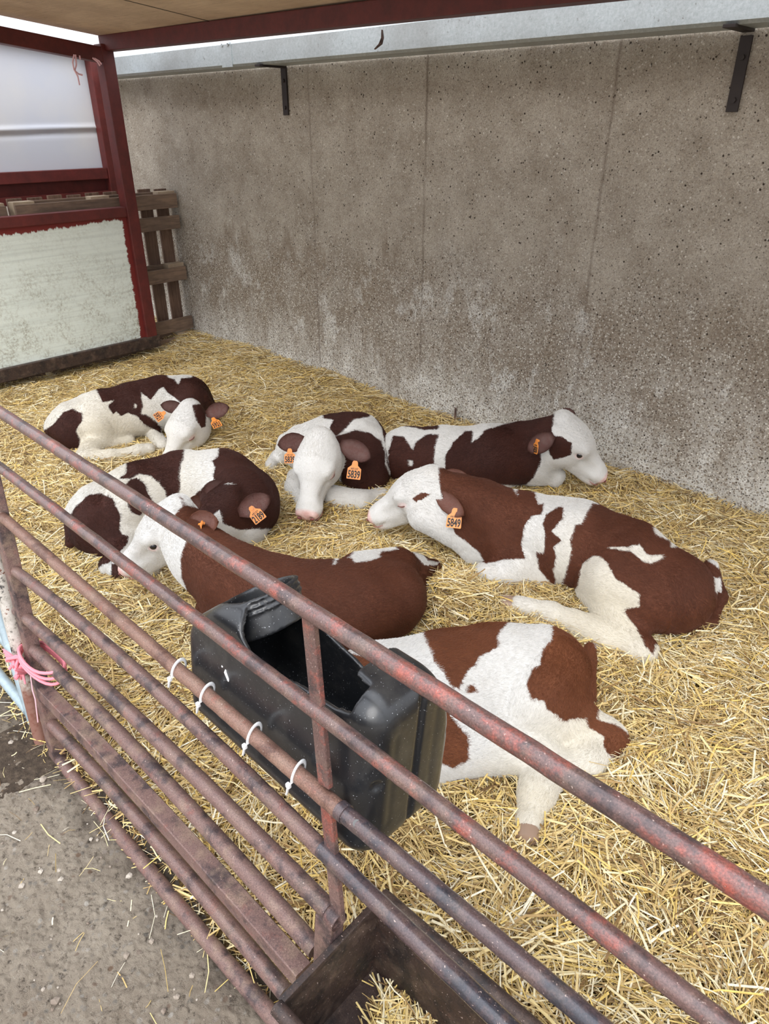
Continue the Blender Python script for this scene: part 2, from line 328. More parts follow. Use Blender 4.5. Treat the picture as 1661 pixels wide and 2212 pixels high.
# gutter with brackets
gt=empty('gutter',(-2.4,3.15,1.95),'galvanised steel channel running along the top of the concrete wall','gutter')
def gutter(x0,x1,mat):
    b=MB(); z0,z1=1.93,2.045
    sec=[(3.27,z0),(3.10,z0),(3.085,z0+.012),(3.085,z1),(3.10,z1+.012),(3.11,z1),(3.10,z1-.006),(3.092,z1-.02),(3.092,z0+.016),(3.105,z0+.008),(3.27,z0+.008)]
    n=len(sec); dz=lambda x:.006*(x+4.5)
    vs=[(x0,y,z+dz(x0)) for y,z in sec]+[(x1,y,z+dz(x1)) for y,z in sec]
    b.add(vs,[(i,(i+1)%n,n+(i+1)%n,n+i) for i in range(n)]+[tuple(range(n))[::-1],tuple(range(n,2*n))]); return b
gutter(-6.9,-4.06,0).build('channel',M['galv'],gt); gutter(-4.055,2.2,0).build('channel',M['galv'],gt)
b=MB(); b.box((-4.09,3.082,1.99),(.10,.006,.115)); 
for x in (-4.12,-4.055,-4.065): b.tube([(x,3.083,2.045+(.01 if x>-4.06 else 0)),(x,3.074,2.045)],.008,8)
b.build('joint_plate',M['galv'],gt)
for k,(x,lab) in enumerate(((-3.80,'small dark L-shaped iron bracket under the gutter joint, left on the wall'),(-1.15,'dark L-shaped iron bracket under the gutter at the far right of the wall'))):
    br=empty('wall_bracket',(x,3.26,1.8),lab,'bracket')
    b=MB(); b.box((x,3.272,1.805),(.045,.012,.25),bev=.002); b.box((x,3.175,1.926+.006*(x+4.5)-.0),(.045,.205,.012),bev=.002); b.build('angle',M['dark'],br)
    for z in (1.72,1.86):
        b=MB(); b.tube([(x,3.267,z),(x,3.258,z)],.011,6); b.build('bolt',M['dark'],br)
# side frame of the hutch (x=-5)
def sz(y): return 2.047-.108*(y-2.80)
sf=empty('side_frame',(-5,2.0,.1),'red painted steel side frame of the calf hutch holding a pale board','frame')
b=MB(); b.box((-5.0,2.80,1.10),(.09,.085,1.96),bev=.006); b.build('post',M['red'],sf)
b=MB(); b.beam((-5.0,-.1,sz(-.1)-.03),(-5.0,2.84,sz(2.84)-.03),.085,.085,bev=.006); b.build('top_rail',M['red'],sf)
b=MB(); b.beam((-5.0,-.1,1.095),(-5.0,2.76,1.09),.07,.065,bev=.005); b.build('middle_rail',M['red'],sf)
b=MB(); b.beam((-5.0,-.1,.165),(-5.0,2.86,.165),.10,.085,bev=.005); b.build('bottom_rail',M['trough'],sf)
b=MB(); b.box((-5.0,1.33,.63),(.03,2.86,.90)); b.build('board',M['panel'],sf)
b=MB(); b.box((-5.0,-.1,1.15),(.09,.085,2.1),bev=.006); b.build('post',M['red'],sf)
# neighbouring hutch behind: white sheet in red frame
nf=empty('neighbour_frame',(-5.6,2.4,1.1),'second red steel frame with milky white sheet behind the first frame','frame')
b=MB(); b.box((-5.62,3.04,1.29),(.08,.075,1.62),bev=.005); b.build('post',M['red'],nf)
b=MB(); b.box((-5.62,1.5,1.30),(.06,3.0,.075),bev=.004); b.box((-5.66,1.5,1.2),(.02,3.0,.16)); b.box((-5.62,1.5,1.155),(.05,3.0,.05)); b.build('channel_rail',M['red'],nf)
v,f=grid(0,1.75,.0,1.2,60,60,lambda X,Y:.008*np.sin(X*2.2)+.018*np.exp(-((Y-.40-.03*X)/.022)**2)-.012*np.exp(-((Y-.36-.03*X)/.03)**2))
P=np.stack([-5.66+v[:,2],v[:,0]+1.27,1.3+v[:,1]*.68],-1); o=npmesh('sheet',P,f,M['sheet'],nf)
b=MB(); b.beam((-5.62,0,2.36),(-5.62,3.07,2.085),.06,.06); b.build('top_rail',M['red'],nf)
# twine scraps on the frame
def strand(name,pts,r,mat,parent=None): 
    b=MB(); b.tube(pts,r,6); return b.build(name,mat,parent,True)
tw=empty('twine_scrap',(-4.95,2.55,2.0),'pale pink twine ends tied to the red top rail of the side frame','twine')
for pts in ([(160,118),(157,135),(160,150),(168,165),(172,184)],[(163,118),(165,140),(162,152),(170,160),(178,162)],[(172,120),(173,128)],[(200,125),(210,133),(216,142)],[(204,126),(214,132),(219,139)]):
    P=[at(u,v_,'x',-4.945) for u,v_ in pts]; strand('strand',P,.005,M['palepink'],tw)
# pallets on their edge behind the frame
def pallet(y0,lab,rotz=0):
    X=-5.09
    pl=empty('wooden_pallet',(X,y0+.6,.02),lab,'pallet','pallets standing on edge behind the frame')
    for k in range(9):
        b=MB(); w_=.098; y=y0+.055+k*(1.09/8); h=1.17+.012*random.random()
        b.box((X-.13,y,.03+h/2),(.02,w_,h),bev=.002); b.build('deck_board',M['woodv'],pl)
    for z in (1.135,.62,.09):
        b=MB(); b.box((X-.108,y0+.6,z),(.022,1.19,.10),bev=.003); b.build('stringer_board',M['woodh'],pl)
        for y in (y0+.07,y0+.6,y0+1.13):
            b=MB(); b.box((X-.06,y,z+.01),(.075,.14,.09),bev=.003); b.build('block',M['woodend'],pl)
    for z,h in ((1.125,.10),(.975,.095),(.60,.10),(.215,.10),(.075,.09)):
        b=MB(); b.box((X-.01,y0+.6,z),(.022,1.2,h),bev=.003); b.build('bottom_board',M['woodh'],pl)
    return pl
pallet(2.055,'weathered wooden pallet standing on edge between the red post and the wall')
pallet(.80,'weathered pallet standing on edge behind the pale board, away from the wall')
# ---------------- gate ----------------
gate=empty('metal_gate',G(.6,0),'long rusty red pipe gate closing the front of the pen','gate')
def rail(pts,r,mat,name='rail',n=20,cap=True,deg=3):
    X_=np.array([p[0] for p in pts]);Z_=np.array([p[1] for p in pts])
    if len(pts)>deg+1 or len(pts)>3: cf=np.polyfit(X_,Z_,min(deg,2)); pts=[(x,float(np.polyval(cf,x))) for x in np.linspace(X_[0],X_[-1],14)]; rail.fit=cf
    P=[G(*p) for p in pts]; Q=[P[0]]
    for a,b_ in zip(P[:-1],P[1:]):
        for t in np.linspace(0,1,9)[1:]:
            Q.append(a+(b_-a)*t+np.array([0,0,random.uniform(-.0008,.0008)]))
    b=MB(); b.tube(Q,r,n,cap); return b.build(name,mat,gate,True)
def unit_(v): return v/np.linalg.norm(v)
def spts(*p): return [gpt(*q) for q in p]
def ext(pts,gx):
    (x0,z0),(x1,z1)=pts[-2],pts[-1]; return pts+[(gx,z1+(z1-z0)/(x1-x0)*(gx-x1)*.3)]
def sx(z): return -.078-.235*z           # the stile leans with the racked gate
rail([(-.9,1.035)]+spts((0,888),(200,1022),(414,1155),(785,1394),(993,1527),(1185,1650))+[(1.63,1.049),(2.5,1.058)],.0136,M['rustred'])
rail(spts((-14,998),(40,1039),(200,1165),(400,1316),(560,1440),(785,1613),(920,1718),(1200,1937))+[(2.5,.885)],.0125,M['rustred'])
rail(spts((-5,1108),(40,1146),(200,1287),(400,1458),(560,1604),(738,1752)),.0140,M['rustorange']); R3=rail.fit
rail([gpt(732,1747),gpt(920,1908),gpt(1065,2019),(1.9,.752),(2.5,.755)],.0138,M['rustdark']); R3b=rail.fit
rail(spts((28,1231),(200,1358),(400,1555),(560,1705),(700,1833)),.0145,M['rust'])
rail(spts((695,1828),(800,1942),(920,2051),(1041,2161))+[(2.5,.64)],.0147,M['rustdark'])
rail(spts((38,1318),(200,1464),(400,1656),(560,1806),(712,1971)),.0165,M['rust'])
A_=G(*gpt(712,1971)); B_=G(*gpt(733,1993)); b=MB(); b.tube([A_,B_],.0165,20,False); b.tube([B_,A_],.0135,20,False); b.build('open_pipe_end',M['rust'],gate,True)
rail(spts((62,1392),(200,1527),(400,1735),(560,1910),(682,2053)),.0170,M['rustdirty'])
sq=spts((80,1476),(200,1603),(400,1817),(560,1992),(655,2110)); b=MB(); cf=np.polyfit([p[0] for p in sq],[p[1] for p in sq],2); vs=[]
for x in np.linspace(sq[0][0],sq[-1][0],12):
    z=float(np.polyval(cf,x)); vs+=[G(x,z+a,o_) for a,o_ in ((-.017,-.018),(.015,-.018),(.017,-.016),(.017,.016),(.015,.018),(-.017,.018))]
b.add(vs,[(i*6+j,i*6+(j+1)%6,(i+1)*6+(j+1)%6,(i+1)*6+j) for i in range(11) for j in range(6)]+[tuple(range(6))[::-1],tuple(range(66,72))])
b.build('square_rail',M['rustdirty'],gate)
rail(spts((99,1548),(200,1666),(400,1879),(560,2071),(618,2152)),.0172,M['rust'])
rail(spts((122,1628),(200,1735),(400,1969),(560,2163),(640,2256)),.0178,M['rustdirty'])
b=MB(); b.beam(G(sx(-.01),-.01),G(sx(1.05),1.05),.036,.040,up=GD,bev=.003); b.build('stile',M['rustdirty'],gate)
def bar(z0,z1,w_=.026,t=.010,name='upright',mat='rustred'):
    ux=lambda z: 1.013+.19*(1.022-z)
    b=MB(); b.beam(G(ux(z0),z0,.004),G(ux(z1),z1,.004),t,w_,up=GD,bev=.002); return b.build(name,M[mat],gate)
bar(1.035,.890); bar(.872,.750); bar(.732,.630); bar(.612,.495,mat='rust')
b=MB(); b.beam(G(1.096,.488),G(1.098,.27),.030,.040,up=GD,bev=.003); b.build('upright',M['rust'],gate)
u_=gpt(738,1750)[0]; b=MB(); b.tube([G(u_-.004,float(np.polyval(R3b,u_))),G(u_+.010,float(np.polyval(R3b,u_+.01)))],.0155,20); b.build('sleeve',M['rustdark'],gate,True)
b=MB(); u_=gpt(771,1772)[0]; c_=G(u_,float(np.polyval(R3b,u_))); rr_=unit_(CO-c_); b.tube([c_+rr_*.0122,c_+rr_*.0141],.0058,12); b.build('drilled_hole',M['black'],gate)
# ---- post and neighbouring gate at the left ----
pb=at(90,1600,'z',0.0); lean=GD*(-.21)+GN*.10+np.array([0,0,1.])
pp=empty('gate_post',pb,'round steel post with flaking white paint left of the rusty gate','post')
b=MB(); b.tube([pb-lean*.01,pb+lean*1.05],.021,20); b.build('pole',M['flake'],pp,True)
b=MB(); q=at(45,1640,'z',0); b.box((q[0]-.02,q[1]+.02,-.012),(.26,.26,.03),[GD,GN,(0,0,1)],bev=.008); b.build('base_slab',M['mud'],pp)
bg=empty('metal_gate',pb-GD*.6,'pale blue-grey galvanised pipe gate beyond the flaking post','gate')
def grow(u0,v0,u1,v1,off=.0):
    A=np.array(gpt(u0,v0,off));B=np.array(gpt(u1,v1,off)); d=(B-A)/(B[0]-A[0]); E_=A+d*(-2.2-A[0])
    b=MB(); b.tube([G(*A,off),G(E_[0],A[1]-.03,off)],.0165,16); b.build('rail',M['blue'],bg,True); return A
a1=grow(44,1420,0,1318); a2=grow(62,1535,0,1402); dz=a1[1]-a2[1]
for i in (1,2,3): z=a1[1]+dz*i; b=MB(); b.tube([G(a1[0]-.2*dz*i,z),G(-2.2,z-.03)],.0165,16); b.build('rail',M['blue'],bg,True)
b=MB(); b.tube([G(a2[0]+.03,.02),G(a1[0]-.62*dz*3+.0,a1[1]+dz*3)],.0165,16); b.build('stile',M['blue'],bg,True)
# pink twine knot round post and stile
kc=np.array(gpt(45,1436,-.03)); kr=np.array(gpt(90,1440,-.03)); KC=G(*kc,-.03)
tk=empty('twine_knot',KC,'bright pink baling twine knotted round the flaking post and gate stile','twine')
mid=(kc+kr)/2; ha=(kr[0]-kc[0])/2+.035
def loop(cx,z,a,bb,r,tilt=0,ph=0):
    pts=[]
    for t in np.linspace(0,2*math.pi,28): pts.append(G(cx+a*math.cos(t),z+tilt*math.cos(t)+.004*math.sin(3*t+ph),bb*math.sin(t)))
    b=MB(); b.tube(pts,r,8,False); b.build('twine_loop',M['pink'],tk,True)
for k in range(3): loop(mid[0]+.0,mid[1]-.012+.012*k,ha,.042,.0045,.010+.004*k,k)
b=MB()
for k in range(9):
    a=random.uniform(0,6.28)
    pts=[KC+np.array([.015*math.cos(a+t*2.2),-.012*math.sin(t*3)-.008,.015*math.sin(a+t*2.2)])*(.4+.8*t) for t in np.linspace(0,2.2,8)]
    b.tube(pts,.0045,7)
b.build('knot',M['pink'],tk,True)
for k in range(22):
    up_=k>=12
    d=np.array([random.uniform(-.03,.03),-.01,random.uniform(-.055,-.025)]) if not up_ else np.array([random.uniform(-.06,-.035),-.02,random.uniform(0,.045)])
    b=MB(); b.tube([KC,KC+d*.6+np.array([0,0,.006]),KC+d],[.0045,.004,.002],6); b.build('frayed_end',M['pink'],tk,True)
P=[G(*gpt(u,v,-.03),-.03) for u,v in ((66,1460),(70,1490),(76,1510),(82,1560))]; b=MB(); b.tube(P,.0018,6); b.build('loose_tail',M['palepink'],tk,True)
# ---------------- feed trough ----------------
TX=-.52; TZ=.45; TY0,TY1=.335,.557
tr=empty('feed_trough',(TX,.42,.3),'dark rusty sheet-steel feed trough hung through the gate at the bottom','trough')
def plate(q,t=.004,name='side',mat=None):
    q=[np.array(p,float) for p in q]; n=np.cross(q[1]-q[0],q[2]-q[0]); n/=np.linalg.norm(n)
    b=MB(); k=len(q); b.add(q+[p+n*t for p in q],[tuple(range(k))[::-1],tuple(range(k,2*k))]+[(i,(i+1)%k,k+(i+1)%k,k+i) for i in range(k)])
    return b.build(name,mat or M['trough'],tr)
X1=1.0; zb=.27; f0,f1=.350,.538
plate([(TX,TY0,TZ),(TX,TY1,TZ),(TX,f1,zb),(TX,f0,zb)],name='end_plate')
plate([(X1,TY0,TZ),(X1,TY1,TZ),(X1,f1,zb),(X1,f0,zb)],name='end_plate')
plate([(TX,TY1,TZ),(X1,TY1,TZ),(X1,f1,zb),(TX,f1,zb)],name='back_side')
plate([(TX,TY0,TZ),(X1,TY0,TZ),(X1,f0,zb),(TX,f0,zb)],name='front_side')
plate([(TX,f0,zb),(X1,f0,zb),(X1,f1,zb),(TX,f1,zb)],name='floor_plate')
b=MB(); b.tube([(TX-.004,TY1+.012,TZ+.004),(X1,TY1+.012,TZ+.004)],.0125,14); b.build('rolled_rim',M['trough'],tr,True)
b=MB(); b.tube([(TX-.004,TY0-.008,TZ),(X1,TY0-.008,TZ)],.0125,14); b.build('rolled_rim',M['trough'],tr,True)
b=MB(); b.beam((TX-.004,TY0,TZ),(TX-.004,TY1,TZ),.012,.012,bev=.002); b.build('end_rim',M['trough'],tr)
# ---------------- signed-distance modelling ----------------
def smin(a,b,k):
    h=np.clip(.5+.5*(b-a)/k,0,1); return b*(1-h)+a*h-k*h*(1-h)
class SDF:
    def __init__(s,lo,hi,h):
        s.lo=np.array(lo,float);s.h=h; s.n=np.ceil((np.array(hi)-s.lo)/h).astype(int)+1
        s.ax=[(s.lo[i]+h*np.arange(s.n[i])).astype(np.float32) for i in range(3)]
        s.d=np.full(s.n,9.,np.float32)
    def sub(s,lo,hi):
        a=[max(0,int((lo[i]-s.lo[i])/s.h)) for i in range(3)];b=[min(s.n[i],int((hi[i]-s.lo[i])/s.h)+2) for i in range(3)]
        sl=tuple(slice(a[i],max(a[i],b[i])) for i in range(3))
        X,Y,Z=np.meshgrid(s.ax[0][sl[0]],s.ax[1][sl[1]],s.ax[2][sl[2]],indexing='ij',sparse=True); return sl,X,Y,Z
def d_cone(X,Y,Z,a,ra,b,rb):
    ba=b-a; L=ba@ba+1e-9
    t=np.clip(((X-a[0])*ba[0]+(Y-a[1])*ba[1]+(Z-a[2])*ba[2])/L,0,1)
    return np.sqrt((X-a[0]-t*ba[0])**2+(Y-a[1]-t*ba[1])**2+(Z-a[2]-t*ba[2])**2)-(ra+(rb-ra)*t)
def d_ell(X,Y,Z,c,R,r):
    q=[(X-c[0])*R[i][0]+(Y-c[1])*R[i][1]+(Z-c[2])*R[i][2] for i in range(3)]
    k0=np.sqrt(sum((q[i]/r[i])**2 for i in range(3))); k1=np.sqrt(sum((q[i]/r[i]**2)**2 for i in range(3)))+1e-9
    return k0*(k0-1)/k1
def surfnet(d,lo,h):
    n=d.shape; sg=d<0
    corners=[(i,j,k) for i in(0,1) for j in(0,1) for k in(0,1)]
    def sl(a,c): return a[c[0]:n[0]-1+c[0],c[1]:n[1]-1+c[1],c[2]:n[2]-1+c[2]]
    cnt=sum(sl(sg,c).astype(np.int8) for c in corners); act=(cnt>0)&(cnt<8)
    I=np.argwhere(act); idx=np.full(act.shape,-1,np.int64); idx[act]=np.arange(len(I))
    acc=np.zeros((len(I),3));w=np.zeros(len(I))
    dc={c:d[I[:,0]+c[0],I[:,1]+c[1],I[:,2]+c[2]] for c in corners}
    for c in corners:
        for ax in range(3):
            if c[ax]==0:
                e=list(c);e[ax]=1;e=tuple(e);a=dc[c];b=dc[e];cr=(a<0)!=(b<0)
                t=np.where(cr,a/np.where(cr,a-b,1),0); p=np.tile(np.array(c,float),(len(I),1)); p[:,ax]+=t
                acc[cr]+=p[cr]; w[cr]+=1
    V=lo+h*(I+acc/w[:,None])
    F=[]
    for ax in range(3):
        u,v=(ax+1)%3,(ax+2)%3
        a=sg; s0=[slice(1,n[i]-1) for i in range(3)]; s0[ax]=slice(0,n[ax]-1); s1=list(s0); s1[ax]=slice(1,n[ax])
        A=a[tuple(s0)];B=a[tuple(s1)]; E=np.argwhere(A!=B); 
        off=np.array([1,1,1]); off[ax]=0; E=E+off
        flip=~a[E[:,0],E[:,1],E[:,2]]
        def cell(du,dv):
            q=E.copy(); q[:,u]-=du; q[:,v]-=dv; return idx[q[:,0],q[:,1],q[:,2]]
        q=np.stack([cell(1,1),cell(0,1),cell(0,0),cell(1,0)],-1)
        q[flip]=q[flip][:,::-1]; F.append(q)
    return V,np.concatenate(F)
def inpoly(px,py,poly):
    "signed pixel distance, positive inside"
    P=np.array(poly,float);n=len(P);ins=np.zeros(px.shape,bool);dm=np.full(px.shape,1e9)
    for i in range(n):
        x0,y0=P[i];x1,y1=P[(i+1)%n]
        c=((y0>py)!=(y1>py)); 
        if abs(y1-y0)>1e-9: ins^=c&(px<(x1-x0)*(py-y0)/(y1-y0)+x0)
        L=(x1-x0)**2+(y1-y0)**2+1e-9; t=np.clip(((px-x0)*(x1-x0)+(py-y0)*(y1-y0))/L,0,1)
        dm=np.minimum(dm,np.hypot(px-x0-t*(x1-x0),py-y0-t*(y1-y0)))
    return np.where(ins,dm,-dm)
# ---------------- calves ----------------
def coat_mat(name,b1,b2,cream=(.72,.665,.55),hair=False):
    m=NM(name,.60 if not hair else .5,spec=.22 if not hair else .3); v=m.co()
    fur=m.noise(m.co((1,1,1)),95,5,.75,1.0); strand=m.noise(m.co((1,2.2,.55)),170,3,.7,2.5); big=m.noise(v,5,4,.6)
    d=m.math('ADD',m.attr('coat').outputs['Fac'],m.math('MULTIPLY',m.math('SUBTRACT',m.noise(m.co((1,1,.6)),48,5,.8,.6),.5),.026))
    msk=m.ramp(m.math('ADD',m.math('MULTIPLY',d,60),.5),[(.38,0),(.62,1)])
    br=m.mix(m.ramp(big,[(.35,0),(.65,1)]),b1,b2); br=m.mix(1,br,m.ramp(strand,[(.25,.62),(.75,1.35)]),'MULTIPLY')
    wh=m.mix(m.attr('cream').outputs['Fac'],(.71,.695,.665),cream); wh=m.mix(1,wh,m.ramp(strand,[(.2,.88),(.7,1.03)]),'MULTIPLY')
    wh=m.mix(m.math('MULTIPLY',m.ramp(m.noise(v,9,5,.7),[(.55,0),(.75,1)]),.25),wh,(.66,.58,.46))
    c=m.mix(msk,wh,br)
    c=m.mix(m.attr('pink').outputs['Fac'],c,m.mix(m.ramp(m.noise(v,40,3,.6),[(.4,0),(.6,1)]),(.70,.38,.34),(.78,.52,.47)))
    if hair: c=m.mix(1,c,m.ramp(m.attr('hv').outputs['Fac'],[(0,.80),(1,1.18)]),'MULTIPLY')
    m.col(c)
    if not hair: m.bump(m.math('ADD',m.math('MULTIPLY',strand,.6),m.math('MULTIPLY',fur,.8)),.5,.006)
    return m.mat
DK=((.036,.0105,.007),(.062,.019,.012)); RD=((.125,.040,.016),(.180,.060,.024)); MD=((.080,.025,.012),(.120,.039,.019))
CM_D=(coat_mat('dark_chestnut_and_white_coat',*DK),coat_mat('dark_chestnut_and_white_hair',*DK,hair=True))
CM_R=(coat_mat('red_brown_and_white_coat',*RD),coat_mat('red_brown_and_white_hair',*RD,hair=True))
CM_M=(coat_mat('red_chestnut_and_white_coat',*MD),coat_mat('red_chestnut_and_white_hair',*MD,hair=True))
m=NM('dark_eye',.08,spec=.8); m.col((.012,.010,.012)); M['eye']=m.mat
m=NM('closed_lid_line',.7); m.col((.16,.07,.055)); M['lid']=m.mat
m=NM('nostril_dark',.5); m.col((.22,.07,.065)); M['nostril']=m.mat
m=NM('lip_line',.6); m.col((.40,.17,.15)); M['lip']=m.mat
m=NM('hoof_horn',.5); m.col((.30,.20,.14)); M['hoof']=m.mat
m=NM('orange_tag',.4); v=m.co(); m.col(m.mix(m.ramp(m.noise(v,60,4,.7),[(.45,0),(.7,1)]),(.78,.27,.045),(.55,.20,.06))); M['tag']=m.mat
m=NM('tag_ink',.6); m.col((.02,.015,.012)); M['ink']=m.mat
def unit(v): v=np.array(v,float); return v/np.linalg.norm(v)
def P3(p): return at(p[0],p[1],'z',max(p[2],.055+.45*p[2]) if p[2]<.1 else p[2])
def text_mesh(s,size,sx=.72):
    cu=bpy.data.curves.new('t','FONT'); cu.body=s; cu.size=size; cu.align_x='CENTER'; cu.align_y='CENTER'; cu.extrude=.0006; cu.offset=size*.030; cu.resolution_u=3
    ob=bpy.data.objects.new('t',cu); COL.objects.link(ob); dg=bpy.context.evaluated_depsgraph_get()
    me=bpy.data.meshes.new_from_object(ob.evaluated_get(dg)); bpy.data.objects.remove(ob); bpy.data.curves.remove(cu)
    me.name='number'; 
    for v in me.vertices: v.co.x*=sx
    me.materials.clear()
    return me
def cam_frame(P):
    f=unit(CO-P); r=unit(np.cross([0,0,1],f)); u=np.cross(f,r); return r,u,f
class Calf:
    def __init__(s,label,mat,h=.0075):
        s.label=label;s.mat=mat;s.h=h;s.p=[];s.patches=[];s.ears=[];s.tags=[];s.kids=[];s.hd=None;s.face=True;s.creams=[];s.hoofs=[]
    def cone(s,g,a,ra,b,rb,k=.05):
        s.p.append((g,'c',P3(a),ra,P3(b),rb,k,1))
    def chain(s,g,pts,k=.05):
        for a,b in zip(pts[:-1],pts[1:]): s.cone(g,a[:3],a[3],b[:3],b[3],k)
    def head(s,C,Mz,sc=.88,up=(0,0,1),eye=('open','open'),eyez=0):
        C=P3(C);Mz=P3(Mz); x=unit(Mz-C); z=np.array(up,float); z=unit(z-x*(z@x)); y=np.cross(z,x)
        R=np.array([x,y,z]); s.hd=(C,R,sc); L=lambda *q: C+sc*(q[0]*x+q[1]*y+q[2]*z)
        s.L=L
        E=lambda c,r,k=.03,sg=1: s.p.append(('head','e',L(*c),R,[sc*q for q in r],None,k*sc,sg))
        Cn=lambda a,ra,b,rb,k=.03,sg=1: s.p.append(('head','c',L(*a),ra*sc,L(*b),rb*sc,k*sc,sg))
        E((-.005,0,0),(.100,.084,.088)); E((.045,0,.022),(.085,.082,.050)); E((-.06,0,.050),(.042,.050,.036))
        Cn((.05,0,.004),.060,(.195,0,-.030),.040,.03); E((.210,0,-.045),(.052,.056,.044),.02); E((.240,0,-.044),(.022,.043,.036),.015)
        E((.218,0,-.086),(.036,.042,.022),.015)
        Cn((-.01,0,-.080),.046,(.185,0,-.088),.028,.03); E((.10,0,-.055),(.10,.040,.035),.03)
        for q in (-1,1):
            E((.010,.040*q,-.055),(.082,.044,.064),.03); E((.066,.062*q,.030),(.040,.020,.018),.016)
            E((.076,.066*q,.0),(.026,.014,.020),.010); E((.10,.046*q,-.022),(.05,.02,.02),.02)
            E((.246,.028*q,-.038),(.018,.018,.022),.010)
        for i,q in enumerate((-1,1)):
            E((.266,.026*q,-.040),(.018,.0080,.0115),.005,-1)
            Cn((.262,.012*q,-.076),.0035,(.185,.056*q,-.068),.0035,.005,-1)
            E((.150,.060*q,-.022),(.05,.018,.022),.02,-1)
            if eye[i]=='open': E((.078,.080*q,.003),(.017,.014,.0095),.003,-1)
            s.kids.append(('eye',eye[i],q))
    def ear(s,side,tip,normal,w=.036,L=.135,cup=.42,near=1,push=.45):
        "side -1/+1, sight line of the tip, normal: the direction the hollow faces, L: ear length"
        b=s.L(-.065,.072*side,.006); d=ray(*tip[:2]); t0=(b-CO)@d; D=np.linalg.norm(CO+d*t0-b)
        t=t0-near*math.sqrt(max(0,L*L-D*D)); T=CO+d*t; T=b+unit(T-b)*L-d*push*L
        s.ears.append((side,T,unit(unit(normal)*.45+unit(CO-b)),w,cup))
    def tag(s,ear_i,px,txt,roll=0,size=1.,face=None,z=None):
        s.tags.append((ear_i,px,txt,roll,size,face,z))
    def patch(s,poly,g=('body','leg')): s.patches.append((poly,g,1))
    def hole(s,poly,g=('body','leg')): s.patches.append((poly,g,-1))
    def cream(s,c,r): s.creams.append((P3(c),r))
    def build(s):
        lo=np.full(3,9.);hi=-lo
        for q in s.p:
            if q[1]=='c': pts=[q[2]-q[3],q[2]+q[3],q[4]-q[5],q[4]+q[5]]
            else: r=max(q[4]); pts=[q[2]-r,q[2]+r]
            if q[7]<0: continue
            for t in pts: lo=np.minimum(lo,t);hi=np.maximum(hi,t)
        lo-=.04;hi+=.04; lo[2]=max(lo[2],-.02)
        F={}
        for q in s.p:
            g=q[0]
            if g not in F: F[g]=SDF(lo,hi,s.h)
            S_=F[g]; k=q[6]
            if q[1]=='c': r=max(q[3],q[5])+k+.03; a=np.minimum(q[2],q[4])-r;b=np.maximum(q[2],q[4])+r
            else: r=max(q[4])+k+.03; a=q[2]-r;b=q[2]+r
            sl,X,Y,Z=S_.sub(a,b)
            dd=d_cone(X,Y,Z,q[2],q[3],q[4],q[5]) if q[1]=='c' else d_ell(X,Y,Z,q[2],q[3],q[4])
            dd=dd.astype(np.float32); cur=S_.d[sl]
            S_.d[sl]=smin(cur,dd,k) if q[7]>0 else -smin(-cur,dd,k)
        tot=None
        for g,kk in (('body',0),('leg',.016),('head',.040)):
            if g in F: tot=F[g].d if tot is None else smin(tot,F[g].d,kk)
        # slight muscle and fold relief
        S0=next(iter(F.values()))
        V,Q=surfnet(tot,S0.lo,s.h)
        # relax a little
        for it in range(2):
            acc=np.zeros_like(V);cn=np.zeros(len(V))
            for a in range(4):
                b_=(a+1)%4; np.add.at(acc,Q[:,a],V[Q[:,b_]]);np.add.at(cn,Q[:,a],1);np.add.at(acc,Q[:,b_],V[Q[:,a]]);np.add.at(cn,Q[:,b_],1)
            V=V*.5+.5*acc/cn[:,None]
        e1=V[Q[:,1]]-V[Q[:,0]];e2=V[Q[:,3]]-V[Q[:,0]]; fn=np.cross(e1,e2); vn=np.zeros_like(V)
        for a in range(4): np.add.at(vn,Q[:,a],fn)
        vn/=np.linalg.norm(vn,axis=1)[:,None]+1e-12
        nz_=(vnoise(V[:,0]+V[:,2]*.8+9,V[:,1]-V[:,2]*.6+9,9,41)-.5)*.010+(vnoise(V[:,0]+V[:,2]+9,V[:,1]+9+V[:,2]*.5,22,42)-.5)*.005
        V0=V.copy()
        ii=np.clip(((V-S0.lo)/s.h).round().astype(int),0,np.array(S0.n)-1)
        names=list(F); fv=np.stack([F[g].d[ii[:,0],ii[:,1],ii[:,2]] for g in names],-1); gid=np.array(names)[fv.argmin(1)]
        V=V+vn*(nz_*np.where(gid=='body',1,.25))[:,None]
        pj=proj(V); dep=(V-CO)@FV
        coat=np.full(len(V),-.05)
        for poly,gs,sg in s.patches:
            m_=np.isin(gid,gs); 
            if not m_.any(): continue
            dd=inpoly(pj[m_,0],pj[m_,1],poly)*dep[m_]/FPX
            coat[m_]=np.maximum(coat[m_],dd) if sg>0 else np.minimum(coat[m_],-dd)
        coat=np.clip(coat,-.05,.05)
        pink=np.zeros(len(V)); 
        if s.hd:
            C,R,sc=s.hd; q=((V-C)@R.T)/sc; hm=gid=='head'
            pk=np.clip((q[:,0]-.240+.12*np.abs(q[:,1]))/.012,0,1)*np.clip((q[:,2]+.072)/.012+1,0,1)
            lip=np.clip(1-np.hypot((q[:,2]+.085)/.016,np.maximum(0,.22-q[:,0])/.02),0,1)
            eyes=sum(np.clip(1.2-np.sqrt(((q[:,0]-.08)/.022)**2+((q[:,1]-sd*.074)/.02)**2+((q[:,2])/.014)**2),0,.45) for sd in(-1,1))
            pink=np.where(hm,np.clip(pk*.85+lip*.35+eyes,0,1),0)
        cream=np.zeros(len(V))
        for c,r in s.creams: cream=np.maximum(cream,np.clip(1.3-np.linalg.norm(V-c,axis=1)/r,0,1))
        # ears
        EV=[];EQ=[];EC=[];EP=[];earinfo=[]
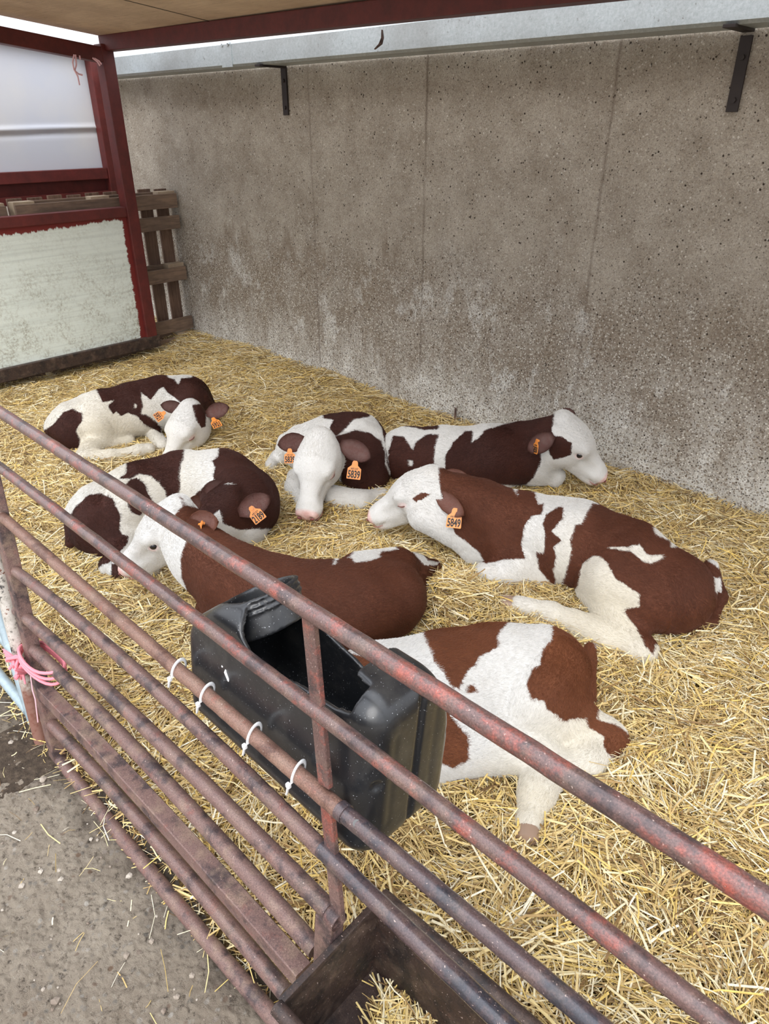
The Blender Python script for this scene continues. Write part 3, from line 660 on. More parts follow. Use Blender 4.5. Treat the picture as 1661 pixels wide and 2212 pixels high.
        if s.hd:
            C,R,sc=s.hd
            for side,tip,nrm,w,cup in s.ears:
                base=s.L(-.065,.072*side,.006); ax=tip-base; Ln=np.linalg.norm(ax); ax/=Ln
                nz=unit(nrm-ax*(nrm@ax)); wy=np.cross(nz,ax); nu,nv=22,13; W=w
                grid_=[]
                for lay in (0,1):
                    for i in range(nu):
                        u=i/(nu-1); wd=W*float(np.interp(u,[0,.10,.25,.45,.65,.82,.93,.98,1],[.34,.52,.82,1,.95,.72,.42,.2,.04]))
                        cc=cup*(1.25-.8*u)
                        for j in range(nv):
                            v=-1+2*j/(nv-1); a_=v*(1.0+.5*(1-u))
                            P=base+ax*(u*Ln)+wy*(math.sin(a_)/math.sin(1.0+.5*(1-u))*wd)-nz*(wd*cc*(1-v*v))
                            P=P-ax*0.0+nz*(-.018*u*u)
                            if lay: P=P+nz*.0055*(1-abs(v)**4)
                            grid_.append(P)
                b0=len(EV); EV+=grid_
                for lay in (0,1):
                    for i in range(nu-1):
                        for j in range(nv-1):
                            a=b0+lay*nu*nv+i*nv+j; q=[a,a+nv,a+nv+1,a+1]
                            EQ.append(q if lay else q[::-1])
                for i in range(nu-1):
                    for j in (0,nv-1):
                        a=b0+i*nv+j;b_=a+nu*nv; q=[a,b_,b_+nv,a+nv]; EQ.append(q if j else q[::-1])
                EC+=[.05]*(2*nu*nv); EP+=[0]*(nu*nv)+[.15*(1-abs(-1+2*j/(nv-1))**2)*min(1,2.2*math.sin(math.pi*i/(nu-1))) for i in range(nu) for j in range(nv)]
                earinfo.append((base,ax,Ln,nz,wy))
        nb=len(V)
        if EV:
            V=np.concatenate([V,np.array(EV)]); Q=np.concatenate([Q,np.array(EQ)+nb]); coat=np.concatenate([coat,EC]); pink=np.concatenate([pink,EP]); cream=np.concatenate([cream,np.zeros(len(EV))])
        root_loc=np.array([V[:,0].mean(),V[:,1].mean(),.06])
        o=npmesh('calf',V-root_loc,Q,s.mat[0]); o.location=Vector(root_loc)
        for nm,arr in (('coat',coat),('pink',pink),('cream',cream)):
            a=o.data.attributes.new(nm,'FLOAT','POINT'); a.data.foreach_set('value',arr.astype(np.float32))
        tag(o,s.label,'calf','brown and white calves lying on the straw')
        s.o=o
        bpy.context.view_layer.update()
        s.fur(o,V,Q,nb,{'coat':coat,'pink':pink,'cream':cream},gid,earinfo)
        # eyes
        if s.hd:
            C,R,sc=s.hd
            for nm,st,q in s.kids:
                if st=='none': continue
                if st=='open':
                    bm=bmesh.new(); bmesh.ops.create_uvsphere(bm,u_segments=20,v_segments=12,radius=.0150*sc)
                    me=bpy.data.meshes.new('eye'); bm.to_mesh(me); bm.free(); e=link('eye',me,M['eye'],o,True); e.location=Vector(s.L(.078,.0660*q,.003)-0*root_loc)
                    e.matrix_parent_inverse=Matrix.Translation(-o.location)
                else:
                    b=MB(); pts=[s.L(.078+.023*t,(.0800-.009*abs(t)**1.5+.0008)*q,-.006*(1-t*t)) for t in np.linspace(-1,1,11)]
                    b.tube(pts,[.0012+.0022*math.sin(math.pi*(i+.5)/11) for i in range(11)],6); b.build('closed_eyelid',M['lid'],o,True)
        if s.hd and s.face:
            for q in (-1,1):
                bm=bmesh.new(); bmesh.ops.create_uvsphere(bm,u_segments=12,v_segments=8,radius=1); me=bpy.data.meshes.new('nostril')
                for v_ in bm.verts: v_.co=Vector(s.L(.2645+.0045*v_.co.x,.027*q+.0085*v_.co.y+.003*q*v_.co.z,-.041+.0075*v_.co.z))
                bm.to_mesh(me); bm.free(); link('nostril',me,M['nostril'],o,True)
            b=MB(); b.tube([s.L(*p_) for p_ in ((.205,-.050,-.072),(.225,-.047,-.076),(.246,-.035,-.079),(.259,-.015,-.081),(.261,0,-.081),(.259,.015,-.081),(.246,.035,-.079),(.225,.047,-.076),(.205,.050,-.072))],[.001,.0018,.0022,.0022,.002,.0022,.0022,.0018,.001],6); b.build('mouth_line',M['lip'],o,True)
        for a,b_,r in s.hoofs:
            A=P3(a);B=P3(b_); d=B-A; bb=MB(); bb.tube([A,A+d*.35,A+d*.8,B],[r*.9,r*1.05,r*1.0,r*.55],14,True,0,.85); bb.build('hoof',M['hoof'],o,True)
        for ei,px,txt,roll,size,face,z in s.tags:
            base,ax,Ln,nz,wy=earinfo[ei]; c0=base+ax*Ln*.55
            d=ray(*px); t=(c0-CO)@d; P=c0+0*d; P=CO+d*(t-.016)
            if z: P=CO+d*(t-z)
            r,u,f=cam_frame(P)
            if face is not None: f=unit(f*face[2]+r*face[0]+u*face[1]); r=unit(np.cross(u,f)); u=np.cross(f,r)
            cr,sr=math.cos(math.radians(roll)),math.sin(math.radians(roll)); r2=r*cr+u*sr; u2=u*cr-r*sr
            T=lambda a,b_,c=0: P+size*(r2*a+u2*b_+f*c)
            out=[(-.025,-.030),(.025,-.030),(.0265,-.026),(.0255,.010),(.012,.022),(.0105,.034),(.006,.040),(-.006,.040),(-.0105,.034),(-.012,.022),(-.0255,.010),(-.0265,-.026)]
            n=len(out); bb=MB(); bb.add([T(a,b_,-.0012) for a,b_ in out]+[T(a,b_,.0012) for a,b_ in out],[tuple(range(n))[::-1],tuple(range(n,2*n))]+[(i,(i+1)%n,n+(i+1)%n,n+i) for i in range(n)])
            tg=bb.build('ear_tag',M['tag'],o)
            bb=MB(); bb.tube([T(0,.031,-.012),T(0,.031,.003)],[.006*size,.0075*size],12); bb.build('tag_stud',M['tag'],tg)
            tg_ch=tg.children
            me=text_mesh(txt,.039*size,.60); A=Matrix((( r2[0],u2[0],f[0],0),(r2[1],u2[1],f[1],0),(r2[2],u2[2],f[2],0),(0,0,0,1)))
            pos=T(0,-.013,.0016); me.transform(Matrix.Translation(Vector(pos))@A); ob=link('tag_number',me,M['ink'],tg)
            ob.matrix_parent_inverse=Matrix.Identity(4); ob.parent=tg
            ob.matrix_parent_inverse=(Matrix.Translation(o.location)@Matrix.Translation(-o.location)).inverted()
            # faint small upper line of print
            me=text_mesh('4 8 1 0 7',.010*size,.75); me.transform(Matrix.Translation(Vector(T(0,.009,.0016)))@A); ob=link('small_print',me,M['ink'],tg); ob.matrix_parent_inverse=Matrix.Identity(4)
        return o
def _fur(s,o,V,Q,nb,at_,gid,earinfo):
    r=np.random.default_rng(len(V))
    # hair direction per vertex: along the limb or trunk it grows on
    F=np.zeros_like(V); best=np.full(nb,9.); W=V[:nb]
    for q in s.p:
        if q[7]<0 or q[1]!='c' or q[0]=='head': continue
        a,b=q[2],q[4]; ba=b-a; L=ba@ba+1e-9; t=np.clip((W-a)@ba/L,0,1); d=np.linalg.norm(W-a-t[:,None]*ba,axis=1)-(q[3]+(q[5]-q[3])*t)
        dr=-unit(ba) if q[0]=='body' else unit(ba); m_=d<best; best[m_]=d[m_]; F[:nb][m_]=dr
    if s.hd: F[:nb][gid=='head']=-s.hd[1][0]
    F[:nb,2]-=.35
    for i,(base,ax,Ln,nz,wy) in enumerate(earinfo): n_=(len(V)-nb)//len(earinfo); F[nb+i*n_:nb+(i+1)*n_]=ax
    swirl=np.stack([vnoise(V[:,0]+9,V[:,1]+V[:,2]+9,14,51)-.5,vnoise(V[:,0]+9,V[:,1]+V[:,2]+9,14,52)-.5,vnoise(V[:,0]+9,V[:,1]+V[:,2]+9,14,53)-.5],-1); F+=swirl*.9
    P0=V[Q[:,0]];e1=V[Q[:,1]]-P0;e2=V[Q[:,3]]-P0; fn=np.cross(e1,e2); A=np.linalg.norm(fn,axis=1)
    cen=V[Q].mean(1); fl=(Q[:,0]>=nb)
    ok=(cen[:,2]>.03)|fl
    N=int(A[ok].sum()*FURD); idx=r.choice(len(Q),N,p=np.where(ok,A,0)/A[ok].sum())
    a=r.random(N);b=r.random(N); w4=np.stack([(1-a)*(1-b),a*(1-b),a*b,(1-a)*b],-1)
    q=Q[idx]; P=(V[q]*w4[...,None]).sum(1); fd=(F[q]*w4[...,None]).sum(1); n=fn[idx]/(A[idx,None]+1e-12)
    n=np.where(((P-o.location[:])@[0,0,0])[:,None]>9,n,n)
    fd=fd-n*(fd*n).sum(1)[:,None]; fd/=np.linalg.norm(fd,axis=1)[:,None]+1e-9
    head=np.zeros(len(V),bool); head[:nb]=gid=='head'; hm=head[q[:,0]]; pk=(at_['pink'][q]*w4).sum(1)
    L=np.where(hm,.0045,.0092)*(.6+.7*r.random(N)); L=np.where(fl[idx],.004,L)
    if s.hd:
        hl=((P-s.hd[0])@s.hd[1].T)/s.hd[2]; tuft=hm&(hl[:,2]>.035)&(hl[:,0]<.06); L=np.where(tuft,L*2.0,L); L=np.where(hm&(hl[:,0]>.19),L*.5,L)
    keep=(pk<.28)|fl[idx]
    jit=r.normal(0,.16,(N,3)); d1=fd*.95+n*.30+jit*.7; d2=fd*1.0-n*.02+jit
    pts=np.stack([P-n*.001,P+d1*(L*.5)[:,None],P+(d1*.5+d2*.5)*L[:,None]],1)[keep]; M_=len(pts)
    hc=bpy.data.hair_curves.new('fur'); hc.add_curves([3]*M_)
    hc.attributes['position'].data.foreach_set('vector',(pts.reshape(-1,3)).astype(np.float32).ravel())
    rad=np.tile(np.array([.00030,.00026,.00010]),M_)
    if 'radius' not in hc.attributes: hc.attributes.new('radius','FLOAT','POINT')
    hc.attributes['radius'].data.foreach_set('value',rad.astype(np.float32))
    for nm in ('coat','pink','cream'):
        val=(at_[nm][q]*w4).sum(1)[keep]; a_=hc.attributes.new(nm,'FLOAT','POINT'); a_.data.foreach_set('value',np.repeat(val,3).astype(np.float32))
    a_=hc.attributes.new('hv','FLOAT','POINT'); a_.data.foreach_set('value',np.repeat(r.random(M_),3).astype(np.float32))
    hc.materials.append(s.mat[1])
    h=bpy.data.objects.new('fur',hc); COL.objects.link(h); h.parent=o; h.matrix_parent_inverse=Matrix.Translation(-o.location); h['kind']='stuff'
Calf.fur=_fur; FURD=120000
def cp(x0,y0,sc,pts): return [(x0+x*sc,y0+y*sc) for x,y in pts]
c1=lambda *p: cp(60,760,560/1661,p)      # first crop frame
c2=lambda *p: cp(560,840,800/1661,p)
c3=lambda *p: cp(760,960,860/1661,p)
c4=lambda *p: cp(360,1120,700/1661,p)
c6=lambda *p: cp(700,1280,700/1661,p)
ALLH=('body','leg','head')
# --- calf at the back left, head down between its tagged ears
k=Calf('calf at the back left, asleep with white face down and tag 5921 on its ear',CM_D,.0085)
k.chain('body',[(168,922,.17,.145),(225,900,.20,.14),(290,885,.21,.14),(350,872,.22,.145),(400,868,.21,.15)],.06)
k.cone('body',(405,880,.17),.145,(425,895,.13),.11,.06)
k.cone('body',(410,875,.22),.11,(410,900,.20),.085,.06)
k.cone('body',(120,925,.17),.06,(112,935,.12),.025)
k.chain('leg',[(205,912,.195,.122),(258,900,.18,.105),(285,908,.13,.075)],.05)
k.chain('leg',[(255,925,.12,.085),(195,975,.08,.05),(182,990,.06,.042)],.04)
k.chain('leg',[(182,990,.06,.042),(240,985,.06,.032),(300,974,.06,.030),(322,970,.06,.032)],.03)
k.chain('leg',[(225,965,.06,.032),(280,952,.06,.028)],.03)
k.chain('leg',[(330,935,.07,.04),(352,962,.05,.035)],.03)
k.head((408,912,.21),(377,958,.13),1.08,up=(.05,-.25,1),eye=('closed','closed'))
k.ear(-1,(337,873),(.45,-.75,.45),.036,.12); k.ear(1,(489,880),(.5,-.7,.5),.042,.145)
k.tag(0,(345,898),'5921',-62,.92); k.tag(1,(466,914),'5921',20,.95,face=(0,.5,.8))
k.patch(c1((95,505),(160,470),(230,385),(290,362),(345,395),(350,440),(310,505),(335,560),(330,610),(290,625),(180,640),(100,560)))
k.patch(c1((440,230),(520,195),(700,150),(870,110),(908,110),(900,165),(940,175),(965,210),(985,170),(1050,165),(1100,140),(1250,220),(1250,420),(1080,400),(990,335),(930,285),(900,265),(870,225),(840,240),(812,280),(790,305),(725,260),(740,340),(725,400),(760,400),(790,420),(860,480),(850,520),(740,460),(700,410),(640,390),(600,412),(570,380),(545,402),(515,345),(560,308),(480,325)))
k.hole(c1((682,330),(700,335),(700,360),(684,362)))
k.patch(c1((1050,340),(1250,330),(1215,385),(1140,400),(1140,480),(1110,488),(1075,430)),('head',))
k.cream((230,960,.1),.35); k.build()
# --- calf tagged 2189
k=Calf('calf with tag 2189, curled up on the left, broad white band round its body',CM_D,.0075)
k.chain('body',[(222,1112,.17,.142),(300,1072,.20,.138),(400,1050,.21,.145),(480,1050,.22,.15),(528,1080,.19,.150)],.06)
k.cone('body',(540,1110,.15),.115,(535,1140,.12),.085,.05)
k.cone('body',(170,1120,.17),.05,(150,1175,.10),.02)
k.chain('leg',[(215,1140,.15,.12),(240,1160,.12,.10)],.05)
k.chain('leg',[(280,1096,.215,.112),(335,1086,.195,.105),(360,1110,.13,.075)],.05)
k.chain('leg',[(330,1120,.13,.08),(265,1195,.09,.05),(240,1222,.08,.04)],.04)
k.chain('leg',[(240,1222,.07,.038),(262,1240,.05,.032),(330,1235,.05,.032)],.03)
k.cone('body',(515,1075,.24),.11,(490,1090,.22),.10,.06)
k.head((482,1102,.24),(408,1140,.17),1.0,up=(.1,-.25,1),eye=('none','closed'))
k.ear(-1,(436,1055),(.5,-.5,.3),.044,.12,near=1); k.ear(1,(578,1075),(.3,-.6,.6),.046,.14)
k.tag(1,(554,1112),'2189',32,1.02); k.tag(0,(456,1104),'2189',-10,.55,face=(.9,0,.3))
k.patch(c1((230,1080),(270,1050),(310,990),(390,915),(470,905),(540,940),(570,1000),(595,1050),(585,1130),(600,1165),(650,1180),(640,1230),(600,1270),(560,1330),(400,1400),(150,1300),(150,1150)))
k.patch(c1((625,855),(650,820),(700,808),(750,850),(770,910),(805,960),(760,1000),(720,1050),(660,1030),(640,990)))
k.patch(c1((640,700),(900,600),(1010,600),(1000,690),(985,710),(975,780),(980,860),(965,965),(895,975),(880,900),(840,840),(790,795),(720,782),(650,815),(585,812),(630,780)))
k.patch(c1((1230,600),(1640,640),(1700,1000),(1600,1130),(1500,1138),(1430,1135),(1350,1140),(1280,1120),(1250,1090),(1215,1020),(1180,1000),(1050,1000),(1060,930),(1120,870),(1195,855),(1190,790),(1200,740),(1185,700),(1225,665)))
k.patch(c1((1000,900),(1200,850),(1640,850),(1600,1130),(1350,1140),(1250,1100),(1225,1010),(1150,1080),(1000,1060)),('head',))
k.patch(c1((535,1360),(620,1350),(620,1480),(530,1480)))
k.cream((330,1110,.12),.3); k.build()
# --- calf tagged 5839
k=Calf('calf with tags 5839 on both ears, white face towards the gate',CM_D,.0070)
k.chain('body',[(660,968,.17,.125),(715,958,.20,.135),(765,958,.20,.148),(788,990,.165,.135),(788,1022,.14,.12)],.06)
k.cone('body',(625,960,.15),.07,(612,985,.10),.05,.05)
k.chain('body',[(775,990,.21,.10),(735,980,.25,.088),(705,980,.28,.08)],.06)
k.chain('leg',[(640,1030,.09,.045),(636,1052,.08,.042),(655,1085,.06,.035)],.03)
k.chain('leg',[(720,1075,.09,.06),(780,1083,.07,.045),(825,1070,.06,.035)],.04)
k.chain('leg',[(600,985,.06,.035),(585,1005,.05,.03)],.03)
k.head((690,985,.32),(665,1072,.20),1.12,up=(.12,-.30,1),eye=('none','closed'))
k.ear(-1,(597,962),(.3,-.9,.2),.045,.125); k.ear(1,(824,1002),(.45,-.8,.35),.048,.15)
k.tag(0,(626,987),'5839',-3,.95); k.tag(1,(765,1018),'5839',-8,1.18)
k.patch(c2((285,80),(330,60),(440,50),(520,110),(500,122),(490,128),(430,135),(380,185),(350,210),(290,218),(275,205),(318,180),(320,165),(335,140),(290,132)))
k.patch(c2((280,225),(350,212),(430,185),(500,200),(545,235),(562,280),(565,340),(590,400),(590,445),(540,465),(440,478),(400,488),(365,492),(370,420),(360,330),(330,290)),('body',))
k.patch(c2((505,105),(560,160),(576,230),(578,330),(610,400),(598,402),(572,340),(566,260),(550,180)))
k.build()
# --- calf at the wall, head to the right
k=Calf('calf lying by the wall, head raised to the right, brown patch round its eye',CM_D,.0080)
k.chain('body',[(880,985,.18,.145),(960,992,.20,.150),(1050,992,.21,.152),(1130,982,.22,.145)],.06)
k.chain('body',[(1135,970,.24,.125),(1180,955,.30,.10),(1208,940,.34,.085)],.06)
k.cone('body',(1170,1010,.16),.09,(1200,1030,.12),.05,.06)
k.head((1222,942,.36),(1281,988,.26),1.10,up=(.25,-.05,1),eye=('open','none'))
k.ear(-1,(1140,975),(.2,-1,.1),.045,.13); k.ear(1,(1243,892),(.5,-.5,.2),.035,.11,near=-1)
k.tag(0,(1157,966),'5850',-8,.95,face=(-.9,0,.45))
k.patch(c2((600,210),(650,213),(690,275),(702,240),(750,205),(808,203),(790,260),(785,330),(835,362),(900,430),(560,430),(578,350),(580,280)))
k.hole(c2((672,320),(692,322),(690,345),(672,345)))
k.patch(c2((650,168),(700,140),(810,160),(805,182),(740,185),(700,175)))
k.patch(c2((848,280),(870,240),(925,190),(962,188),(955,242),(1000,205),(1012,185),(1100,160),(1250,120),(1330,100),(1320,160),(1310,200),(1300,260),(1262,270),(1265,330),(1230,400),(1200,430),(900,430),(835,365),(835,300)))
k.patch(c2((1150,120),(1325,110),(1312,190),(1300,255),(1262,268),(1262,330),(1230,400),(1150,420)),('head',))
k.patch(c2((1300,210),(1350,212),(1402,244),(1400,296),(1365,308),(1318,318),(1298,284)),('head',))
k.build()
# --- calf tagged 5849
k=Calf('large calf with tag 5849 stretched out on the right, head lifted and eyes closed',CM_M,.0065)
k.chain('body',[(1448,1280,.19,.148),(1350,1215,.22,.150),(1235,1170,.22,.156),(1130,1145,.22,.142)],.06)
k.chain('body',[(1110,1130,.25,.125),(1040,1100,.29,.105),(975,1075,.31,.092),(940,1062,.32,.08)],.06)
k.cone('body',(1080,1180,.16),.10,(1030,1190,.13),.06,.06)
k.cone('body',(1005,1150,.20),.08,(915,1115,.26),.060,.05)
k.chain('leg',[(1120,1215,.14,.09),(1180,1240,.10,.06)],.05)
k.chain('leg',[(1190,1240,.10,.058),(1110,1238,.10,.052),(1052,1240,.11,.050)],.04)
k.chain('leg',[(1402,1288,.185,.128),(1335,1252,.205,.116),(1298,1245,.18,.092)],.05)
k.chain('leg',[(1300,1275,.13,.085),(1340,1350,.10,.065),(1385,1405,.07,.048)],.04)
k.chain('leg',[(1388,1408,.065,.045),(1290,1370,.065,.038),(1190,1325,.07,.034),(1120,1308,.075,.036)],.035)
k.chain('leg',[(1310,1380,.05,.05),(1240,1345,.05,.04)],.04)
k.chain('body',[(1535,1225,.2,.025),(1553,1290,.12,.022),(1535,1350,.07,.02),(1500,1370,.05,.018)],.03)
k.hoofs.append(((1112,1305,.075),(1078,1300,.07),.034))
k.head((914,1058,.33),(846,1080,.27),1.02,up=(.0,-.05,1),eye=('none','closed'))
k.ear(1,(1024,1136),(-.35,-.9,.1),.037,.135,push=.85); k.ear(-1,(1010,1026),(0,0,1),.03,.13,near=-1)
k.tag(0,(981,1122),'5849',-3,1.1)
k.patch(c3((350,60),(400,60),(640,100),(700,140),(690,165),(660,165),(672,190),(688,215),(683,180),(760,200),(775,250),(800,245),(790,290),(745,300),(720,340),(705,410),(720,475),(640,480),(560,498),(545,480),(530,450),(430,370),(400,290),(365,180)))
k.patch(c3((840,272),(862,258),(880,262),(880,310),(832,360),(872,400),(840,430),(852,470),(838,520),(855,610),(780,520),(768,450),(800,450),(805,370),(795,330),(810,290)))
k.patch(c3((1000,245),(1100,255),(1255,300),(1300,395),(1330,395),(1360,425),(1410,430),(1560,540),(1600,700),(1520,830),(1380,830),(1265,830),(1262,880),(1220,840),(1190,770),(1135,700),(1145,685),(1200,680),(1205,625),(1150,590),(1100,560),(1070,500),(1040,468),(1005,465),(960,500),(950,560),(940,600),(860,605),(890,540),(915,440),(910,400),(930,335),(960,330),(975,290)))
k.hole(c3((1065,432),(1100,426),(1150,428),(1200,415),(1220,450),(1245,462),(1300,460),(1285,480),(1250,497),(1210,485),(1160,445)))
k.hole(c3((1250,345),(1290,355),(1365,420),(1330,430),(1320,395),(1270,380)))
k.hole(c3((1508,555),(1540,560),(1545,620),(1515,610)))
k.patch(c3((250,226),(288,200),(336,208),(336,255),(320,278),(290,262)),('head',))
k.patch(c3((358,95),(480,100),(520,300),(430,370),(375,300),(345,260),(350,215),(372,225),(366,170)),('head',))
k.cream((1330,1350,.1),.35); k.build()
# --- calf with plain brown back, head by the rails
k=Calf('calf with plain red-brown neck and back, white face just behind the second rail',CM_M,.0065)
k.chain('body',[(838,1292,.19,.138),(760,1312,.20,.150),(670,1318,.21,.155),(590,1300,.22,.15)],.06)
k.chain('body',[(575,1290,.24,.140),(500,1250,.29,.115),(440,1205,.33,.095),(405,1175,.35,.085)],.06)
k.cone('body',(775,1240,.24),.078,(858,1228,.22),.078,.04)
k.cone('body',(890,1235,.16),.07,(935,1225,.10),.035,.05)
k.chain('body',[(500,1330,.16,.09),(460,1320,.14,.06)],.06)
k.chain('leg',[(880,1280,.12,.08),(840,1350,.08,.06)],.05)
k.head((374,1133,.37),(302,1178,.295),1.02,up=(.0,-.1,1),eye=('none','open'))
k.ear(1,(462,1128),(-.2,-.9,.3),.046,.13); k.ear(-1,(440,1092),(.5,-.4,.4),.035,.12,near=-1)
k.tag(0,(430,1142),'2190',-40,.8,face=(-.85,.3,.35))
k.patch(c1((960,900),(1010,985),(1100,1000),(1220,1020),(1250,1200),(1700,1150),(1700,1700),(1040,1700),(1035,1570),(985,1450),(975,1330),(1000,1250),(1020,1200),(940,1110),(935,1050),(990,990)),('body','head','leg'))
k.patch([(430,1100),(700,1150),(722,1215),(730,1195),(800,1180),(930,1170),(1000,1200),(1000,1300),(900,1450),(600,1600),(430,1600),(410,1290)])
k.hole(c4((935,200),(975,165),(965,158),(1050,130),(1175,132),(1190,158),(1100,172),(1090,200),(1040,218),(960,228)))
k.hole(c4((1255,160),(1300,165),(1340,215),(1400,225),(1380,240),(1320,238),(1285,200)))
k.hole(c4((845,240),(862,190),(900,165),(880,185),(860,235)))
k.build()
# --- calf in front, rump towards the viewer
k=Calf('calf nearest the gate, lying on its side behind the black feeder with its head hidden',CM_R,.0060)
k.chain('body',[(1168,1448,.19,.140),(1070,1458,.19,.145),(950,1490,.19,.158),(840,1500,.19,.145)],.06)
k.chain('body',[(1000,1590,.11,.13),(900,1600,.11,.14)],.06)
k.chain('body',[(820,1490,.2,.12),(770,1500,.2,.10),(735,1540,.18,.085)],.06)
k.cone('body',(1100,1610,.10),.085,(1160,1630,.09),.07,.06)
k.chain('leg',[(1180,1455,.20,.130),(1160,1505,.185,.120),(1200,1545,.14,.085)],.05)
k.chain('leg',[(1130,1520,.16,.10),(1220,1555,.12,.070),(1300,1590,.08,.050)],.05)
k.chain('leg',[(1300,1590,.075,.050),(1318,1600,.07,.040),(1270,1650,.06,.045)],.04)
k.chain('leg',[(1262,1640,.06,.042),(1210,1665,.055,.036),(1170,1690,.05,.036)],.04)
k.chain('leg',[(1170,1650,.07,.055),(1158,1715,.05,.040),(1142,1775,.045,.034)],.04)
k.hoofs.append(((1142,1785,.045),(1137,1822,.03),.029))
k.cone('body',(1276,1400,.16),.022,(1270,1530,.08),.02)
k.cone('body',(1020,1560,.15),.05,(1050,1590,.14),.045,.04)
k.head((725,1580,.17),(640,1640,.10),.92,up=(0,-.2,1),eye=('closed','closed'))
k.ear(1,(760,1650),(0,-1,.3),.04,.12); k.ear(-1,(700,1510),(.3,-.3,.8),.04,.12)
k.patch(c6((460,120),(600,80),(800,70),(975,80),(975,118),(960,135),(905,190),(880,230),(895,268),(860,298),(790,330),(765,380),(735,400),(718,430),(690,500),(650,480),(610,410),(560,350),(540,290),(510,230)))
k.patch(c6((1160,172),(1180,130),(1330,150),(1450,400),(1400,560),(1400,650),(1500,680),(1600,740),(1510,850),(1460,830),(1430,790),(1440,740),(1350,690),(1340,640),(1230,655),(1180,620),(1140,592),(1130,555),(1060,540),(1040,460),(1070,390),(1110,370),(1120,290),(1170,240)))
k.patch(c6((60,320),(125,310),(200,330),(300,400),(430,480),(600,560),(680,680),(740,740),(740,860),(660,900),(560,860),(100,700)))
k.patch(c6((730,475),(765,470),(785,512),(730,515)))
k.patch([(600,1480),(760,1400),(880,1500),(880,1700),(600,1700)],('head',))
k.cream((1240,1590,.08),.2); k.cream((1150,1740,.05),.15)
k.build()
# ---------------- black canister feeder ----------------
fd=empty('feeder',G(.87,.59,.13),'black plastic canister cut open as a feeder, tied to the inside of the gate','feeder')
hh=.0036
lo=np.array([.56,-.01,.56]); hi=np.array([1.18,.28,1.02])   # gate coordinates gx, off, z
S_=SDF(lo,hi,hh); X,Y,Z=np.meshgrid(*S_.ax,indexing='ij',sparse=True)
Zt=Z+.0*X
def rbox(X,Y,Z,c,h,r):
    qx=np.abs(X-c[0])-h[0]+r;qy=np.abs(Y-c[1])-h[1]+r;qz=np.abs(Z-c[2])-h[2]+r
    return np.sqrt(np.maximum(qx,0)**2+np.maximum(qy,0)**2+np.maximum(qz,0)**2)+np.minimum(np.maximum(qx,np.maximum(qy,qz)),0)-r
cB=(.872,.136,.747); hB=(.262,.108,.158)
def body(shr):
    d=rbox(X,Y,Zt,cB,[q-shr for q in hB],.050-shr*.5)
    cut=((Zt-.795)-(X-.61)*.85)/math.sqrt(1+.85**2)+shr      # sloping shoulder at the upper left
    d=-smin(-d,-cut,.03)
    ch=(Y-.176)*.907+(Zt-.903)*.418+shr; d=-smin(-d,-ch,.03)
    return d
outer=body(0)
# vertical ribs and a mid groove on the base end, a groove round the middle of the long side
for yy in (.136,): outer=np.maximum(outer,-(np.hypot(np.maximum(0,np.abs(X-1.138)-.006),Y-yy)-.006))
for yy in (.080,.175,.205): outer=np.maximum(outer,-(np.hypot((X-1.142)*1.5,(Y-yy))-.014+np.maximum(0,np.abs(Zt-.75)-.09)))
for yy in (.048,.226):
    for z_ in (.615,.755): outer=np.maximum(outer,-(np.sqrt((X-1.134)**2+(Y-yy)**2+(Zt-z_)**2)-.014))
outer=np.maximum(outer,-rbox(X,Y,Zt,(1.12,.165,.585),(.05,.035,.030),.012))
# neck
na=np.array([-.5,0,.86]); na/=np.linalg.norm(na); nq=gpt(566,1300,.125); nc=np.array([nq[0],.125,nq[1]])
tx=(X-nc[0])*na[0]+(Zt-nc[2])*na[2]; rad=np.sqrt(((X-nc[0])-tx*na[0])**2+(Y-nc[1])**2+((Zt-nc[2])-tx*na[2])**2)
def neck(r,a,b_): return np.maximum(rad-r,np.maximum(a-tx,tx-b_))
nk=neck(.073,-.05,.022)
for q in (-.004,.007,.018): nk=np.minimum(nk,np.maximum(rad-.077,np.abs(tx-q)-.0022))
inner=np.minimum(body(.009),neck(.066,-.10,.2))
sh=np.maximum(outer,-inner)
# opening: everything above this curve is cut away
gx=[.50,.735,.760,.79,.84,.89,.945,1.0,1.03,1.04,1.4]; gz=[1.3,.98,.855,.80,.775,.760,.738,.738,.77,1.1,1.3]
zc=np.interp(S_.ax[0],gx,gz)[:,None,None]
gxn=[.5,.755,.78,.805,.833,.885,.96,1.044,1.075,1.085,1.4]; gzn=[1.3,.98,.90,.872,.852,.843,.862,.868,.875,1.1,1.3]; zcn=np.interp(S_.ax[0],gxn,gzn)[:,None,None]
wy=np.clip((Y-.06)/.14,0,1); zz_=zcn*(1-wy)+zc*wy
sh=np.maximum(sh,(Zt+.0-zz_)*.7)
nsh=np.maximum(nk,-(rad-.066)); nsh=np.maximum(nsh,-(Zt-.80)); sh=np.minimum(sh,nsh)
V,Q=surfnet(sh.astype(np.float32),S_.lo,hh)
for it in range(2):
    acc=np.zeros_like(V);cn=np.zeros(len(V))
    for a in range(4):
        b_=(a+1)%4; np.add.at(acc,Q[:,a],V[Q[:,b_]]);np.add.at(cn,Q[:,a],1);np.add.at(acc,Q[:,b_],V[Q[:,a]]);np.add.at(cn,Q[:,b_],1)
    V=V*.5+.5*acc/cn[:,None]
W=GO+V[:,:1]*GD+(V[:,1:2]+LEAN*V[:,2:])*GN+V[:,2:]*np.array([0,0,1.])
o=npmesh('canister',W,Q,M['black'],fd)
